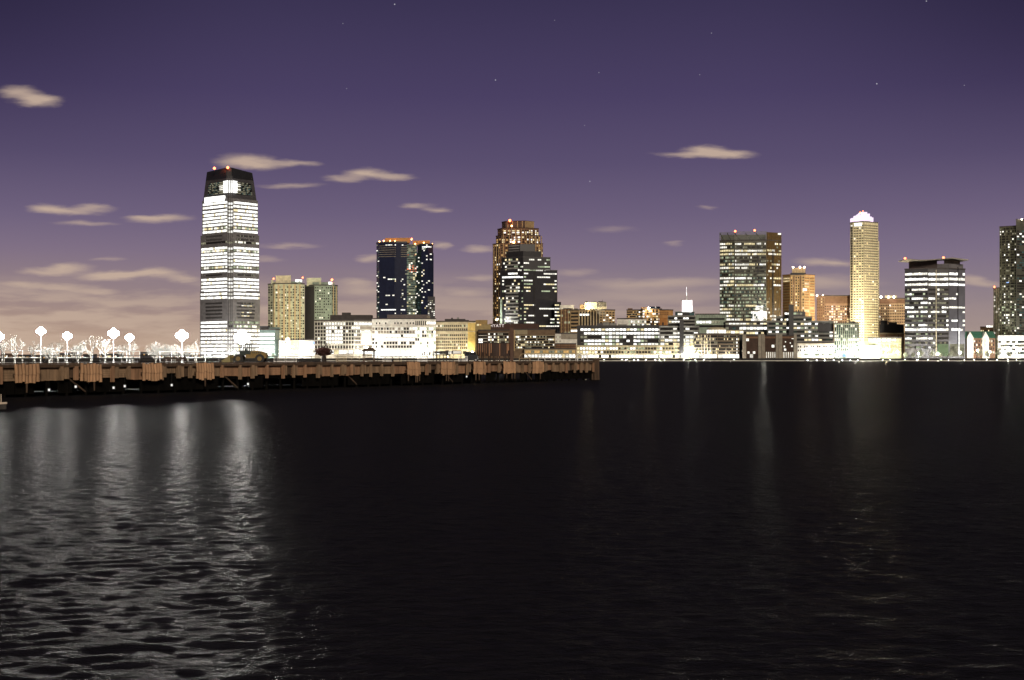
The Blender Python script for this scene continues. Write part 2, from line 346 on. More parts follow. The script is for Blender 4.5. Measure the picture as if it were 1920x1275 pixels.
class Bld:
    """one building: an Empty at its base that parents walls, roof and windows"""
    def __init__(s, name, label, chain, ytop, wall, depth=40, cat='building', group=None, roof=True, ybot=None, seed=0, roofmat=None, shape=None):
        s.rng = random.Random(hash(label) % 1000 if seed == 0 else seed)
        s.rng = random.Random(sum(ord(c) for c in label) + seed)
        pts = [P(px, Y) for px, Y in chain]
        c = sum((p for p in pts), Vector((0, 0))) / len(pts)
        s.root = thing(name, (c.x, c.y, GZ), label, cat, group)
        s.wins = []
        s.ch = chain; s.top = ytop
        s.mass('wall', chain, ybot, ytop, wall, depth)
        if roof: s.roof(chain, ytop, depth, roofmat or ROOF)
    def poly(s, chain, depth, grow=0.):
        pts = [P(px, Y) for px, Y in chain]
        a, b = pts[0], pts[-1]; mid = (a + b) / 2
        ka = mid.normalized() * depth; pin = (b - a) * .06      # the flanks run back out of sight
        out = pts + [b + ka - pin, a + ka + pin]
        if grow:
            c = sum(out, Vector((0, 0))) / len(out)
            out = [p + (p - c).normalized() * grow for p in out]
        return out
    def yref(s, chain): return sum(Y for _, Y in chain) / len(chain)
    def mass(s, name, chain, y0, y1, m, depth=20, chain_top=None):
        Y = s.yref(chain); z0 = GZ if y0 is None else Z(y0, Y); z1 = Z(y1, Y)
        mb = MB(); lo = s.poly(chain, depth); hi = s.poly(chain_top or chain, depth if not chain_top else depth * .9)
        mb.loft(lo, hi, z0, z1, m); return mb.build(name, s.root)
    def roof(s, chain, y, depth, m=None, h=1.3, grow=.5, name='roof'):
        Y = s.yref(chain); z = Z(y, Y); mb = MB(); p = s.poly(chain, depth, grow)
        mb.loft(p, p, z + .02, z + h, m or ROOF); return mb.build(name, s.root)
    def face(s, i, chain=None):
        ch = chain or s.ch; a = P(*ch[i]); b = P(*ch[i + 1]); d = (b - a); L = d.length; d.normalize()
        return a, d, Vector((d.y, -d.x)), L, (ch[i][1] + ch[i + 1][1]) / 2
    def grid(s, i, y0, y1, rows, cols, wf, hf, lit, x0=0., x1=1., chain=None, name='window'):
        a, d, n, L, Y = s.face(i, chain); za, zb = Z(y1, Y), Z(y0, Y)
        ph = (zb - za) / rows; pw = L * (x1 - x0) / cols; rz = math.atan2(d.y, d.x)
        for r in range(rows):
            for c in range(cols):
                m = lit(c, r)
                if m is None: continue
                p = a + d * (L * x0 + (c + .5) * pw) + n * .02
                s.wins.append((p.x, p.y, zb - (r + .5) * ph, rz, pw * wf, ph * hf, m, name))
    def rib(s, i, y, hpx, segs, x0=0., x1=1., chain=None, name='window_band', gap=.12, jit=.0, proud=.35):
        """one storey's strip of glazing, split into bays"""
        ids = i if isinstance(i, (list, tuple)) else [i]; mb = MB(); made = None
        def close():
            nonlocal mb, made
            if mb.v: made = mb.build(name, s.root)
            mb = MB()
        for q, fi in enumerate(ids):
            a, d, n, L, Y = s.face(fi, chain); z = Z(y, Y); h = hpx * Y / F; rz = math.atan2(d.y, d.x)
            sg = segs[q] if isinstance(segs[0], (list, tuple)) else segs
            k = len(sg); A = L * (x0 if q == 0 else 0.02); B = L * (x1 if q == len(ids) - 1 else .98); w = (B - A) / k
            j = 0
            while j < k:
                if sg[j] is None: close(); j += 1; continue
                e = j
                while e < k and sg[e] is not None: e += 1
                p = a + d * (A + (j + e) / 2 * w) + n * (proud * .3)          # frame strip behind the panes
                mb.box((p.x, p.y, z), ((e - j - gap) * w, proud * .6, h * .96), VOID, rz)
                while j < e:
                    p = a + d * (A + (j + .5) * w) + n * (proud / 2)
                    hh = h * (1 - jit * s.rng.random())
                    mb.box((p.x, p.y, z + (hh - h) / 2), (w * (1 - gap), proud, hh), sg[j], rz); j += 1
        close(); return made
    def ribs(s, i, y0, y1, rows, hf, segf, **k):
        p = (y1 - y0) / rows
        for r in range(rows):
            s.rib(i, y0 + (r + .5) * p, p * hf, segf(r), **k)
    def fins(s, i, y0, y1, n, w, dp, m, x0=0., x1=1., chain=None, name='pilaster_rib'):
        a, d, nn, L, Y = s.face(i, chain); za, zb = Z(y1, Y), Z(y0, Y); rz = math.atan2(d.y, d.x); mb = MB()
        for k in range(n):
            p = a + d * L * (x0 + (x1 - x0) * (k + .5) / n) + nn * (dp / 2 - .02)
            mb.box((p.x, p.y, (za + zb) / 2), (w, dp, zb - za), m, rz)
        return mb.build(name, s.root)
    def bands(s, i, ys, h, dp, m, x0=0., x1=1., chain=None, name='floor_edge_trim'):
        for fi in (i if isinstance(i, (list, tuple)) else [i]):
            mb = MB()
            a, d, n, L, Y = s.face(fi, chain); rz = math.atan2(d.y, d.x)
            for y in ys:
                p = a + d * L * (x0 + x1) / 2 + n * (dp / 2 - .03); mb.box((p.x, p.y, Z(y, Y)), (L * (x1 - x0), dp, h), m, rz)
            o = mb.build(name, s.root)
        return o
    def panel(s, i, y0, y1, x0, x1, m, name='panel', proud=.3, chain=None):
        a, d, n, L, Y = s.face(i, chain); rz = math.atan2(d.y, d.x); mb = MB()
        p = a + d * L * (x0 + x1) / 2 + n * (proud / 2 - .04); z0, z1 = Z(y1, Y), Z(y0, Y)
        mb.box((p.x, p.y, (z0 + z1) / 2), (L * (x1 - x0), proud, z1 - z0), m, rz); return mb.build(name, s.root)
    def beacon(s, px, y, Y, r=1.5, m=None, dn=3.):
        mb = MB(); c = (X(px, Y), Y, Z(y, Y)); mb.ball(c, r, m or RED, 8, 6)
        o = mb.build('beacon', s.root); mb = MB(); mb.tube((c[0], c[1], c[2] - dn), c, .25, .2, DSTEEL, 5); mb.build('mast', o if False else s.root)
    def unit(s, px0, px1, y0, y1, Y, m, depth=12, name='rooftop_unit'):
        mb = MB(); mb.box(((X(px0, Y) + X(px1, Y)) / 2, Y + depth / 2, (Z(y0, Y) + Z(y1, Y)) / 2), (X(px1, Y) - X(px0, Y), depth, Z(y0, Y) - Z(y1, Y)), m)
        return mb.build(name, s.root)
    def clutter(s, px0, px1, y, Y, n=5, m=None, hi=6):
        for k in range(n):
            a = s.rng.uniform(px0, px1 - 4); w = s.rng.uniform(2, 7); h = s.rng.uniform(1.5, hi)
            s.unit(a, min(a + w, px1), y - h, y + .5, Y + s.rng.uniform(4, 14), m or s.rng.choice([ROOF, GREYD, CONC]), 5)
            if s.rng.random() < .4:
                mb = MB(); x = X(a + 1, Y); mb.tube((x, Y + 4, Z(y, Y)), (x, Y + 4, Z(y - h - 4, Y)), .22, .15, DSTEEL, 5); mb.build('mast', s.root)
    def done(s):
        W = s.wins
        litset = {WH, WB, WY, WO, WG, WD, WBL, WR, WT}
        W.sort(key=lambda w: -(w[4] * w[5] * (1.0 + .2 * (w[6] in litset))))
        R = ABS[s.root.name]
        for (x, y, z, rz, w, h, m, name) in W[:100]:
            o = bpy.data.objects.new(name, win_mesh(w, h, m, name)); COL.objects.link(o); o.parent = s.root
            o.location = Vector((x, y, z)) - R; o.rotation_euler = (0, 0, rz)
        if len(W) > 100:
            mb = MB()
            for (x, y, z, rz, w, h, m, name) in W[100:]: mb.box((x, y, z), (w, .3, h), m, rz)
            o = mb.build('windows', s.root); o['kind'] = 'stuff'
        return s

def pick(rng, table):
    """table: [(probability, material)], remainder -> dark glass"""
    def f(*_):
        t = rng.random()
        for p, m in table:
            if t < p: return m
            t -= p
        return VOID
    return f
def runs(rng, n, p, lits, dark, keep=.75):
    """bays along one storey: lit rooms come in runs"""
    out = []; cur = rng.random() < p; m = rng.choice(lits)
    for _ in range(n):
        if rng.random() > keep: cur = rng.random() < p; m = rng.choice(lits)
        out.append(m if cur else dark)
    return out

# ================================================================== SKYLINE
# ---- tall bright office tower on the left
def goldman():
    c0 = [(375, 1640), (427, 1608), (437, 1608), (487.5, 1636)]
    b = Bld('office_tower', 'tallest tower, bright white lit floors stacked in bands, tapering dark crown with two red lights', c0, 545, GREY, 46, 'skyscraper', roof=False)
    c1 = [(376, 1640), (427, 1608), (437, 1608), (486, 1636)]; c2 = [(379, 1640), (427, 1609), (437, 1609), (483.5, 1636)]
    c3 = [(381, 1640), (426, 1612), (436, 1612), (481, 1636)]; c4 = [(388, 1642), (424, 1618), (434, 1618), (473, 1640)]
    b.mass('upper_wall', c1, 545, 440, GREY, 45); b.mass('shoulder_wall', c2, 440, 374, GREY, 44)
    Y = 1625; mb = MB(); lo = b.poly(c3, 43); hi = b.poly(c4, 38); z0, z1 = Z(374, Y), Z(336, Y)
    mid = [a.lerp(h, .68) for a, h in zip(lo, hi)]
    mb.loft(lo, mid, z0, z1, GREYD); mb.build('crown_wall', b.root)
    mb = MB(); zz = [Z(y, Y) for y in (319, 315.6, 315.6, 321, 320, 319)]
    mb.loft(mid, hi, z1 + .02, zz, BLACK); mb.build('crown', b.root)
    r = b.rng
    rows = [(381.7, 2), (388.5, 2), (396, 2), (402.6, 2), (409, 2), (415.6, 2), (422, 2), (428.3, 1), (434.3, 2),
            (455, 0), (466, 2), (470.8, 1), (476.5, 2), (483, 2), (489.7, 2), (496.2, 2), (502, 1), (509, 2),
            (524, 2), (530.8, 2), (537.4, 2), (544.2, 2), (551.3, 2), (558.3, 2),
            (604.6, 3), (611.9, 3), (619.6, 2), (627, 2), (634.6, 2), (641.6, 2), (648.4, 2), (655.2, 2), (661.8, 2), (668, 2)]
    for y, k in rows:
        ch = c2 if y < 440 else c1 if y < 545 else c0
        if k == 2: A = [r.choice([WB, WB, WB, WB, WB, WH, WH, WY if r.random() < .3 else WB]) for _ in range(17)]; B = [r.choice([WB, WH, WB, WH]) for _ in range(3)]; C = [r.choice([WB, WB, WB, WB, WH, WH, WY if r.random() < .3 else WB]) for _ in range(17)]
        elif k == 1: A, B, C = [[r.choice([WH, WD, WG, WH, WY]) for _ in range(n)] for n in (17, 3, 17)]
        elif k == 3: A = [WB] * 17; B = [r.choice([WG, WD, VOID]) for _ in range(3)]; C = [r.choice([WG, WG, WD, WH]) for _ in range(17)]
        else: A = [r.choice([VOID, VOID, WD]) for _ in range(17)]; B = [WD] * 3; C = [r.choice([VOID, WD, WH, VOID]) for _ in range(17)]
        b.rib([0, 1, 2], y, (4.2 if k in (2, 3) else 3.6), [A, B, C], .035, .985, ch, gap=.075, jit=.1)
    b.rib(0, 374, 10, [WB] * 6, .13, .93, c3, gap=.03, proud=3.2)
    # louvred plant floors
    for y0, n, ch in ((443, 2, c1), (516, 1, c1), (569, 5, c0)):
        for k in range(n):
            b.rib(0, y0 + k * 6.7, 3.2, [VOID if j % 2 else None for j in range(44)], .2, .8, ch, 'louver', .1)
            b.rib(2, y0 + k * 6.7, 3.2, [(VOID if r.random() < .8 else WD) if j % 2 else None for j in range(44)], .12, .8, ch, 'louver', .1)
    for y in (573.5, 586, 592.5): b.rib(2, y, 1.4, [None] * 3 + [r.choice([WH, WY, None]) for _ in range(4)] + [None] * 3, chain=c0, name='window_strip')
    b.panel(0, 440, 456, .02, .99, GREY, 'plant_floor', .25, c1)
    # crown windows: bright lantern at the corner, louvres either side
    b.mass('lantern', [(418.5, 1615), (426, 1608), (436, 1608), (445.5, 1615)], 361, 339, WB, 6)
    for k in range(7):
        y = 344 + k * 3.3; t = k / 7 * 2.5
        b.rib(0, y, 1.3, [r.choice([WD, WD, VOID, WT]) for _ in range(9)] + [WH if k in (2, 3, 4) else WD] * 3, .2, .88, [(386 - t, 1639), (425, 1611)], 'louver', .12, proud=2.)
        b.rib(0, y, 1.3, [WH if k in (1, 2, 4) else WD] * 3 + [r.choice([WD, VOID, WD, WT]) for _ in range(9)], .16, .86, [(436, 1611), (475 + t, 1637)], 'louver', .12, proud=2.)
    b.fins(1, 330, 672, 3, .8, .8, GREYD, chain=c0, name='corner_mullion')
    b.beacon(402, 315.5, 1618, 1.7); b.beacon(427, 314.2, 1614, 1.7)
    b.done()
    w = Bld('office_annex', 'low office wing with four broad white lit storeys beside the tallest tower', [(487, 1600), (516, 1597), (524.5, 1606)], 619, mat('teal_panel', (.13, .19, .18), .5), 24, 'office building')
    for y in (627, 634.6, 642.4, 650.4, 658): w.rib(0, y, 5.2, [WB] * 9, .0, .96, gap=.04)
    w.rib(0, 666, 4.6, [WT, WT, WH, WT, WH, WG], .0, .96, gap=.04)
    w.unit(487.5, 503, 611, 619, 1602, GREYD); w.unit(504, 523, 613.5, 619, 1604, mat('teal_panel', (.13, .19, .18), .5)); w.done()
goldman()

# ---- pair of residential towers
def twin_towers():
    ch = [(502.5, 1766), (516, 1752), (548, 1746), (571, 1760)]
    b = Bld('apartment_tower', 'pale beige apartment tower with tan vertical stripes, left of a matching green tower', ch, 533, BEIGEG, 34, 'apartment tower', 'twin apartment towers')
    r = b.rng; lit = [WH, WH, WY, WH]
    def f(p, dark=.6, q=.07):
        return lambda c, w: (r.choice(lit) if r.random() < q else VOID if r.random() < dark else None)
    for i, cols in ((0, 3), (1, 6), (2, 5)): b.grid(i, 536, 662, 26, cols, .6, .55, f(0, .72))
    STR = mat('tan_stripe', (.62, .50, .29), .8)
    b.fins(0, 533.5, 662, 1, 2.2, .9, STR, .75, 1., name='wall_stripe'); b.fins(1, 533.5, 662, 3, 2.8, .9, STR, .05, 1., name='wall_stripe'); b.fins(2, 533.5, 662, 2, 2.4, .9, STR, .0, .8, name='wall_stripe')
    b.mass('penthouse', [(517, 1756), (545.5, 1752)], 533, 516.5, BEIGE, 14); b.mass('penthouse', [(508, 1758), (513, 1756)], 533, 525, BEIGEG, 14)
    b.mass('upper_storey', [(509, 1760), (562, 1752), (567, 1762)], 533, 528, GREENG, 20)
    b.panel(2, 524, 529, .25, .78, WB, 'glow_parapet', .5); b.beacon(513, 522.5, 1756, 1.1); b.beacon(567.5, 520.5, 1757, 1.1); b.done()  # parapet strip glows in place of floodlit stone
    ch = [(571.5, 1772), (590, 1752), (622, 1752), (633, 1766)]
    b = Bld('apartment_tower', 'green grey apartment tower with scattered lit windows, right one of the pair', ch, 536, GREENG, 34, 'apartment tower', 'twin apartment towers')
    r = b.rng
    b.panel(0, 537, 665, .02, .98, GREYD, 'balcony_wall', .3)
    b.grid(0, 540, 660, 24, 5, .6, .45, lambda c, w: r.choice([WH, WY]) if r.random() < .09 else (None if r.random() < .3 else GREENG))
    b.grid(1, 537, 660, 24, 8, .55, .5, lambda c, w: r.choice([WH, WH, WG]) if r.random() < .06 else (VOID if r.random() < .62 else None))
    b.grid(2, 538, 660, 24, 3, .6, .5, f(0, .8, .03)); b.fins(2, 536.5, 662, 2, 1.6, .8, mat('tan_stripe', (.62, .50, .29), .8), name='wall_stripe')
    b.mass('penthouse', [(575, 1764), (602, 1758)], 536, 521, BEIGEG, 14); b.mass('upper_storey', [(586, 1760), (627, 1756)], 536, 529, GREENG, 16)
    b.panel(1, 528.5, 533.5, .80, 1., WB, 'glow_parapet', .6); b.beacon(622.5, 524.5, 1752, 1.5, RED); b.unit(617, 624, 529, 536, 1753, WHITEC); b.done()  # floodlight on the parapet put in as a glowing strip
twin_towers()

def base_blocks():
    b = Bld('podium_block', 'floodlit pale podium at the foot of the beige apartment tower', [(523, 1585), (572, 1580), (578, 1590)], 638.5, WHITEC, 24, 'low building')
    b.grid(0, 640, 655, 3, 10, .5, .35, lambda c, r: VOID if b.rng.random() < .3 else None); b.rib(0, 660, 5, [WB] * 8, .02, .98)
    b.panel(0, 639, 665, .45, .78, mat('ochre_render', (.55, .45, .22), .85), 'render_panel', .25); b.done()
    b = Bld('podium_block', 'small white block with blue lit bands between the podium and the square windowed offices', [(563, 1570), (591, 1568)], 638, WHITEC, 16, 'low building')
    for y, m in ((643, WB), (650, WB), (657, WH), (664, WB)): b.rib(0, y, 4.4, [m] * 4 + [WBL if y in (643,) else m], .3, .98, gap=.05)
    b.done()
base_blocks()

# ---- waterfront offices with square windows
def gridded_offices():
    ch = [(590, 1556), (664, 1548), (697, 1556)]
    b = Bld('office_block', 'grey office block with six rows of square windows under a flat brown plant room', ch, 601.5, TAUPE, 40, 'office building')
    r = b.rng
    rows = [(607, 5.2), (614.5, 4.4), (621.3, 4.4), (628, 4.4), (634.8, 4.4), (641.6, 4.4), (650.8, 4.6)]
    CW = mat('pale_concrete', (.5, .49, .42), .8)
    for k, (y, h) in enumerate(rows):
        def f(c, _, k=k):
            if k == 6: return VOID
            if k == 0: return WH if 3 <= c <= 10 else VOID
            return WB if (4 <= c <= 9 and r.random() < .93) else (WH if r.random() < .08 else VOID)
        b.grid(0, y - h / 2, y + h / 2, 1, 14, .66, .98, f)
        b.grid(1, y - h / 2, y + h / 2, 1, 12, .6, .9, lambda c, _: (WB if k < 2 or r.random() < .2 else VOID) if c < 4 or k in (0, 6) else (WB if k in (2, 3, 4, 5) and r.random() < .6 else None))
    b.fins(0, 602, 655, 15, .55, .5, CW, -.035, 1.035); b.bands([0, 1], [603.5, 611, 618, 624.6, 631.4, 638.2, 646], .9, .45, CW)
    b.panel(1, 620, 646, .42, .98, WHITEC, 'render_panel', .3)
    b.rib([0, 1], 660, 7, [[WB, WH, WB, WB, WY, WB, WH, WB], [WB] * 4], gap=.1, name='arcade_window')
    b.unit(619, 696, 590.5, 601, 1560, ROOF, 20, 'plant_room'); b.unit(641, 656, 586, 590.5, 1562, ROOF, 10); b.done()
    ch = [(697.5, 1552), (778, 1546), (817, 1554)]
    b = Bld('office_block', 'floodlit white office block below the dark navy tower', ch, 598.5, WHITEC, 42, 'office building'); r = b.rng
    b.grid(0, 603.5, 608.5, 1, 14, .4, .7, lambda c, _: VOID if r.random() < .7 else None)
    for k, y in enumerate((616.3, 622.5, 629.5, 636.4, 643, 650)):
        b.grid(0, y - 2.3, y + 2.3, 1, 15, .74, .98, lambda c, _: (WH if r.random() < .25 else TAUPE if r.random() < .6 else VOID) if k < 2 else (WB if r.random() < (.9 if k < 4 else .35) else VOID))
        b.grid(1, y - 2.3, y + 2.3, 1, 9, .74, .98, lambda c, _: WB if r.random() < .66 else r.choice([VOID, WG]))
    b.grid(1, 601.5, 610, 1, 6, .55, .95, lambda c, _: VOID, 0, .55); b.grid(1, 603, 608, 1, 5, .75, .9, lambda c, _: WB, .56, 1)
    b.bands([0, 1], [600, 612, 646.5, 654], 1.2, .9, WHITEC)
    b.grid(0, 657, 669, 1, 9, .72, .9, lambda c, _: WB, name='arcade_window'); b.grid(1, 659, 667, 1, 6, .6, .9, lambda c, _: VOID if c < 4 else WH, .3, 1, name='arcade_window')
    b.unit(726, 803, 590, 598, 1562, mat('mauve_plant_room', (.15, .125, .12), .9), 20, 'plant_room'); b.unit(800, 806, 592, 598, 1558, TAUPE, 6); b.done()
    ch = [(817.5, 1560), (877, 1556), (893.5, 1562)]
    b = Bld('office_block', 'cream stone office block with small dark windows and a yellow lit end wall', ch, 603.5, CREAM, 36, 'office building'); r = b.rng
    for y in (611, 617.5, 628.5, 635, 641, 646.5, 652.5):
        b.grid(0, y - 2, y + 2, 1, 16, .58, .9, lambda c, _: WH if r.random() < .09 else VOID if r.random() < .9 else WG)
    b.panel(1, 604, 664, .02, .98, YELLOWC, 'end_wall', .3)
    for y in (611, 617.5, 628.5, 635, 641, 646.5): b.grid(1, y - 2, y + 2, 1, 5, .36, .9, lambda c, _: VOID if r.random() < .75 else WO)
    b.bands([0, 1], [605, 621.5], .9, .9, CREAM); b.panel(0, 619.8, 620.8, 0, 1, GREYD, 'dark_joint', .3)  # charcoal strip laid along the joint
    b.rib([0, 1], 661, 6, [[WB, VOID, VOID, WH, VOID, VOID, WY, VOID], [WY, WO]], name='arcade_window')
    b.unit(834, 872, 598, 603, 1566, ROOF, 16, 'plant_room'); b.unit(872, 879, 600, 603, 1566, ROOF, 8); b.clutter(838, 870, 598, 1568, 2, hi=3); b.done()
gridded_offices()

# ---- navy glass tower
def navy_tower():
    ch = [(706, 1722), (711, 1712), (740, 1704), (763, 1706)]
    b = Bld('glass_tower', 'dark navy glass tower with an orange lit rooftop and few lit windows', ch, 455.5, NAVY, 50, 'skyscraper', roof=False); r = b.rng
    ch2 = [(762, 1716), (782, 1718)]; b.mass('recessed_wall', ch2, None, 458, GREENG, 40)
    ch3 = [(781, 1712), (790, 1704), (802, 1702), (813, 1710)]
    b.mass('round_bay', ch3, None, 474, NAVY, 40); ch3b = [(783, 1712), (791, 1705), (802, 1704), (812, 1711)]; b.mass('round_bay', ch3b, 474, 459, NAVY, 38)
    b.mass('side_wing', [(802, 1701), (815.5, 1706)], None, 556, GREYD, 20)
    b.mass('penthouse', [(722, 1722), (769, 1718)], 455.5, 446, TANO, 20); b.mass('penthouse', [(774, 1722), (806, 1720)], 460, 451, TANO, 16)
    b.roof(ch, 455.5, 50, GREYD, 1.5); b.roof(ch3b, 459, 38, GREYD, 1.5, name='bay_roof')
    fl = 41; y0, y1 = 458, 596; p = (y1 - y0) / fl
    def nv(q): return lambda c, w: r.choice([WH, WH, WY, WB]) if r.random() < q else (GLN if r.random() < .5 else None)
    for k in range(fl):
        y = y0 + (k + .5) * p
        if k == 0: sA = [None, None, WH, WB, WH, None]; sB = [WB, None, WH, None, WB, None, None]
        elif k == 36 or k == 31 and False: sA = [WB] * 6; sB = [WB, WB, WH, WB, WB, WB, None]
        elif k in (19, 20): sA = [None] * 3 + [WH, WH, WG][:3] if k == 19 else [None] * 6; sB = [WH, None, WB, None, WH, None, None] if k == 19 else [WY, None, None, WH, None, None, None]
        elif k == 28: sA = [None, None, WH, WH, None, WH]; sB = [None] * 4 + [WD, None, None]
        else:
            sA = [r.choice([WD, WH]) if r.random() < .018 else None for _ in range(6)]; sB = [r.choice([WD, WH]) if r.random() < .03 else None for _ in range(7)]
        b.rib(1, y, p * .62, sA, .12, 1, gap=.1); b.rib(2, y, p * .62, sB, gap=.1)
        b.rib(0, y, p * .5, [r.choice([WT, WD, GLN, GLN, WH]) if r.random() < .55 else None for _ in range(2)])
        q = .16 if k > 9 else .03
        b.rib(0, y, p * .7, [r.choice([WH, WY, WH]) if r.random() < q else r.choice([WT, GLG, VOID, None, WT]) for _ in range(5)], chain=ch2, gap=.25)
        cc = ch3 if y > 474 else ch3b; q = .11 if k > 6 else .04
        if k in (1, 2) : sg = [[None], [WB, WB, WB] if k == 1 else [WH, WG, None], [WB, WH, None] if k == 1 else [None] * 3]
        else: sg = [[r.choice([WH, WT]) if r.random() < q * 2.2 else GLG for _ in range(3)], [r.choice([WH, WH, WY]) if r.random() < q else None for _ in range(4)], [r.choice([WH, WH, WD]) if r.random() < q else None for _ in range(3)]]
        b.rib([0, 1, 2], y, p * .62, sg, chain=cc, gap=.12)
        if k > 30: b.rib(0, y, p * .5, [r.choice([WH, WD, None, VOID]) for _ in range(4)], chain=[(802, 1701), (815.5, 1706)], gap=.3)
    b.bands([1, 2], [460.6 + k * 4.1 for k in range(6)], .55, .6, TAUPE, name='floor_edge_trim')
    b.panel(2, 457, 596, .1, .5, NAVY, 'glass_pier', 1.0)
    b.grid(0, 470, 484, 3, 3, .5, .5, lambda c, w: WR if r.random() < .6 else None, chain=ch2); b.grid(0, 496, 510, 4, 4, .5, .5, lambda c, w: WR if r.random() < .7 else None, chain=ch2)
    for (px, y) in ((712, 453.5), (720, 452), (732, 452), (741, 452.5), (772, 449.5), (779, 457.5), (795, 455.5), (811, 458.2)):
        mb = MB(); mb.ball((X(px, 1716), 1712, Z(y, 1716)), .8, RED2, 8, 6); mb.build('roof_lamp', b.root)
    b.beacon(772, 448, 1712, 1.3); b.done()
navy_tower()

# ---- stepped brown tower with black glass block in front
def stepped_pair():
    ch = [(924, 1738), (938, 1722), (984, 1716), (1018, 1730)]
    b = Bld('stepped_tower', 'brown stepped tower with warm windows and a red crown light behind a black glass block', ch, 457, BROWN, 40, 'skyscraper', roof=False); r = b.rng
    t1 = [(930, 1738), (940, 1724), (984, 1718), (1013, 1730)]; t2 = [(933, 1738), (942, 1724), (984, 1719), (1010, 1730)]; t3 = [(941, 1738), (948, 1727), (984, 1722), (1001, 1732)]
    b.mass('setback_wall', t1, 457, 442, BROWN, 38); b.mass('setback_wall', t2, 442, 429, BROWN, 36); b.mass('crown', t3, 429, 416, mat('crown_brown', (.09, .055, .04), .8), 28)
    for c_, y, d in ((ch, 457, 40), (t1, 442, 38), (t2, 429, 36), (t3, 416, 28)): b.roof(c_, y, d, BROWND, .9)
    g = lambda q: (lambda c, w: r.choice([WH, WY, WY, WB]) if r.random() < q else (WO if r.random() < .25 else VOID))
    b.grid(1, 431, 441, 3, 5, .55, .62, g(.75), chain=t2); b.grid(2, 431, 441, 3, 7, .5, .62, g(.55), chain=t2)
    b.grid(0, 443, 456, 3, 2, .5, .6, g(.2), chain=t1); b.grid(1, 443, 456, 3, 6, .55, .62, g(.5), chain=t1); b.grid(2, 443, 456, 3, 8, .5, .62, g(.42), chain=t1)
    b.grid(0, 458, 602, 32, 4, .5, .6, g(.1)); b.grid(1, 458, 602, 32, 6, .5, .6, g(.2)); b.grid(2, 458, 602, 32, 8, .5, .6, g(.12))
    for i, n, c_ in ((1, 4, t3), (2, 8, t3)): b.fins(i, 415, 429, n, 1.1, .9, TAN, chain=c_, name='crown_rib')
    b.fins(1, 430, 602, 4, 1.0, .8, TAN); b.fins(2, 442, 602, 6, 1.0, .8, TAN); b.fins(0, 458, 602, 3, 1.0, .8, TAN)
    b.beacon(956, 413.5, 1720, 1.8); b.beacon(959.5, 423.5, 1712, 1.1, RED2); b.beacon(963, 454, 1708, 1.6, RED2, 1)
    mb = MB(); mb.tube((X(959.5, 1712), 1712, Z(478, 1712)), (X(959.5, 1712), 1712, Z(423, 1712)), .45, .3, STEEL, 6); mb.build('mast', b.root)
    b.done()
    ch = [(938, 1652), (975, 1640), (981, 1638), (1045, 1650)]
    b = Bld('glass_tower', 'black glass office block stepping down to the right, in front of the brown stepped tower', ch, 507, BLACKG, 40, 'skyscraper', roof=False); r = b.rng
    s1 = [(940, 1652), (975, 1640), (981, 1638), (1032, 1648)]; s2 = [(949, 1652), (975, 1641), (981, 1639), (1015, 1647)]; s3 = [(953, 1652), (975, 1643), (1003, 1646)]
    b.mass('setback_wall', s1, 507, 483, BLACK, 36); b.mass('setback_wall', s2, 483, 472, BLACK, 32); b.mass('setback_wall', s3, 472, 459, BLACK, 28)
    for c_, y, d in ((ch, 507, 40), (s1, 483, 36), (s2, 472, 32), (s3, 459, 28)): b.roof(c_, y, d, GREYD, .8, .3)
    b.mass('side_wing', [(1040, 1634), (1052, 1640)], None, 566, BLACKG, 20)
    SL = mat('silver_spandrel', (.28, .28, .27), .45, .3)
    fl = 20; p = 6.55
    for k in range(fl):
        y = 484 + k * p + 3
        sp = k in (5,) ; hot = k in (4, 5)
        A = [WB if sp or (hot and r.random() < .6) else (r.choice([WH, WY, WG, WH]) if r.random() < (.35 if k < 10 else .2) else r.choice([VOID, None, VOID])) for _ in range(9)]
        b.rib(0, y, 3.2, A, .1, .99, ch if k > 3 else s1, gap=.14)
        if k > 6 or k < 3: b.bands([0], [y + p * .5], 1.9, .5, SL, .28, .92, ch if k > 3 else s1, name='spandrel')
        dark = not (k % 5 == 3)
        B = [WB if sp else (r.choice([WH, WG, None]) if r.random() < .35 else None) for _ in range(2)]
        dens = [.3, .2, .35, .6, .55, .65, .6, .5, .45, .3, .2, .1, .3, .4, .45, .25, .45, .5, .65, .8][k]
        C = runs(r, 15, dens, [WH, WY, WG, WH], None, .62); C = [None if (j in (5, 6) and k > 7) else m for j, m in enumerate(C)]
        b.rib([1, 2], y, 2.5, [B, C], .05, .98, ch if k > 3 else s1, gap=.1)
        if k > 12: b.rib(0, y, 2.5, [r.choice([WH, WY, VOID]) for _ in range(3)], chain=[(1040, 1634), (1052, 1640)])
    for k in range(3): b.bands([0], [461 + k * 5], 1.5, .5, SL, .05, .95, s3, name='spandrel')
    b.rib(1, 475, 2, [WD, None] * 5, .05, .9, s3, 'window_band'); b.fins(2, 508, 615, 1, 1.2, .5, VOID, .28, .36, name='service_strip')
    b.panel(0, 560, 610, 0, .1, GREENG, 'edge_glazing', .5); b.done()
stepped_pair()

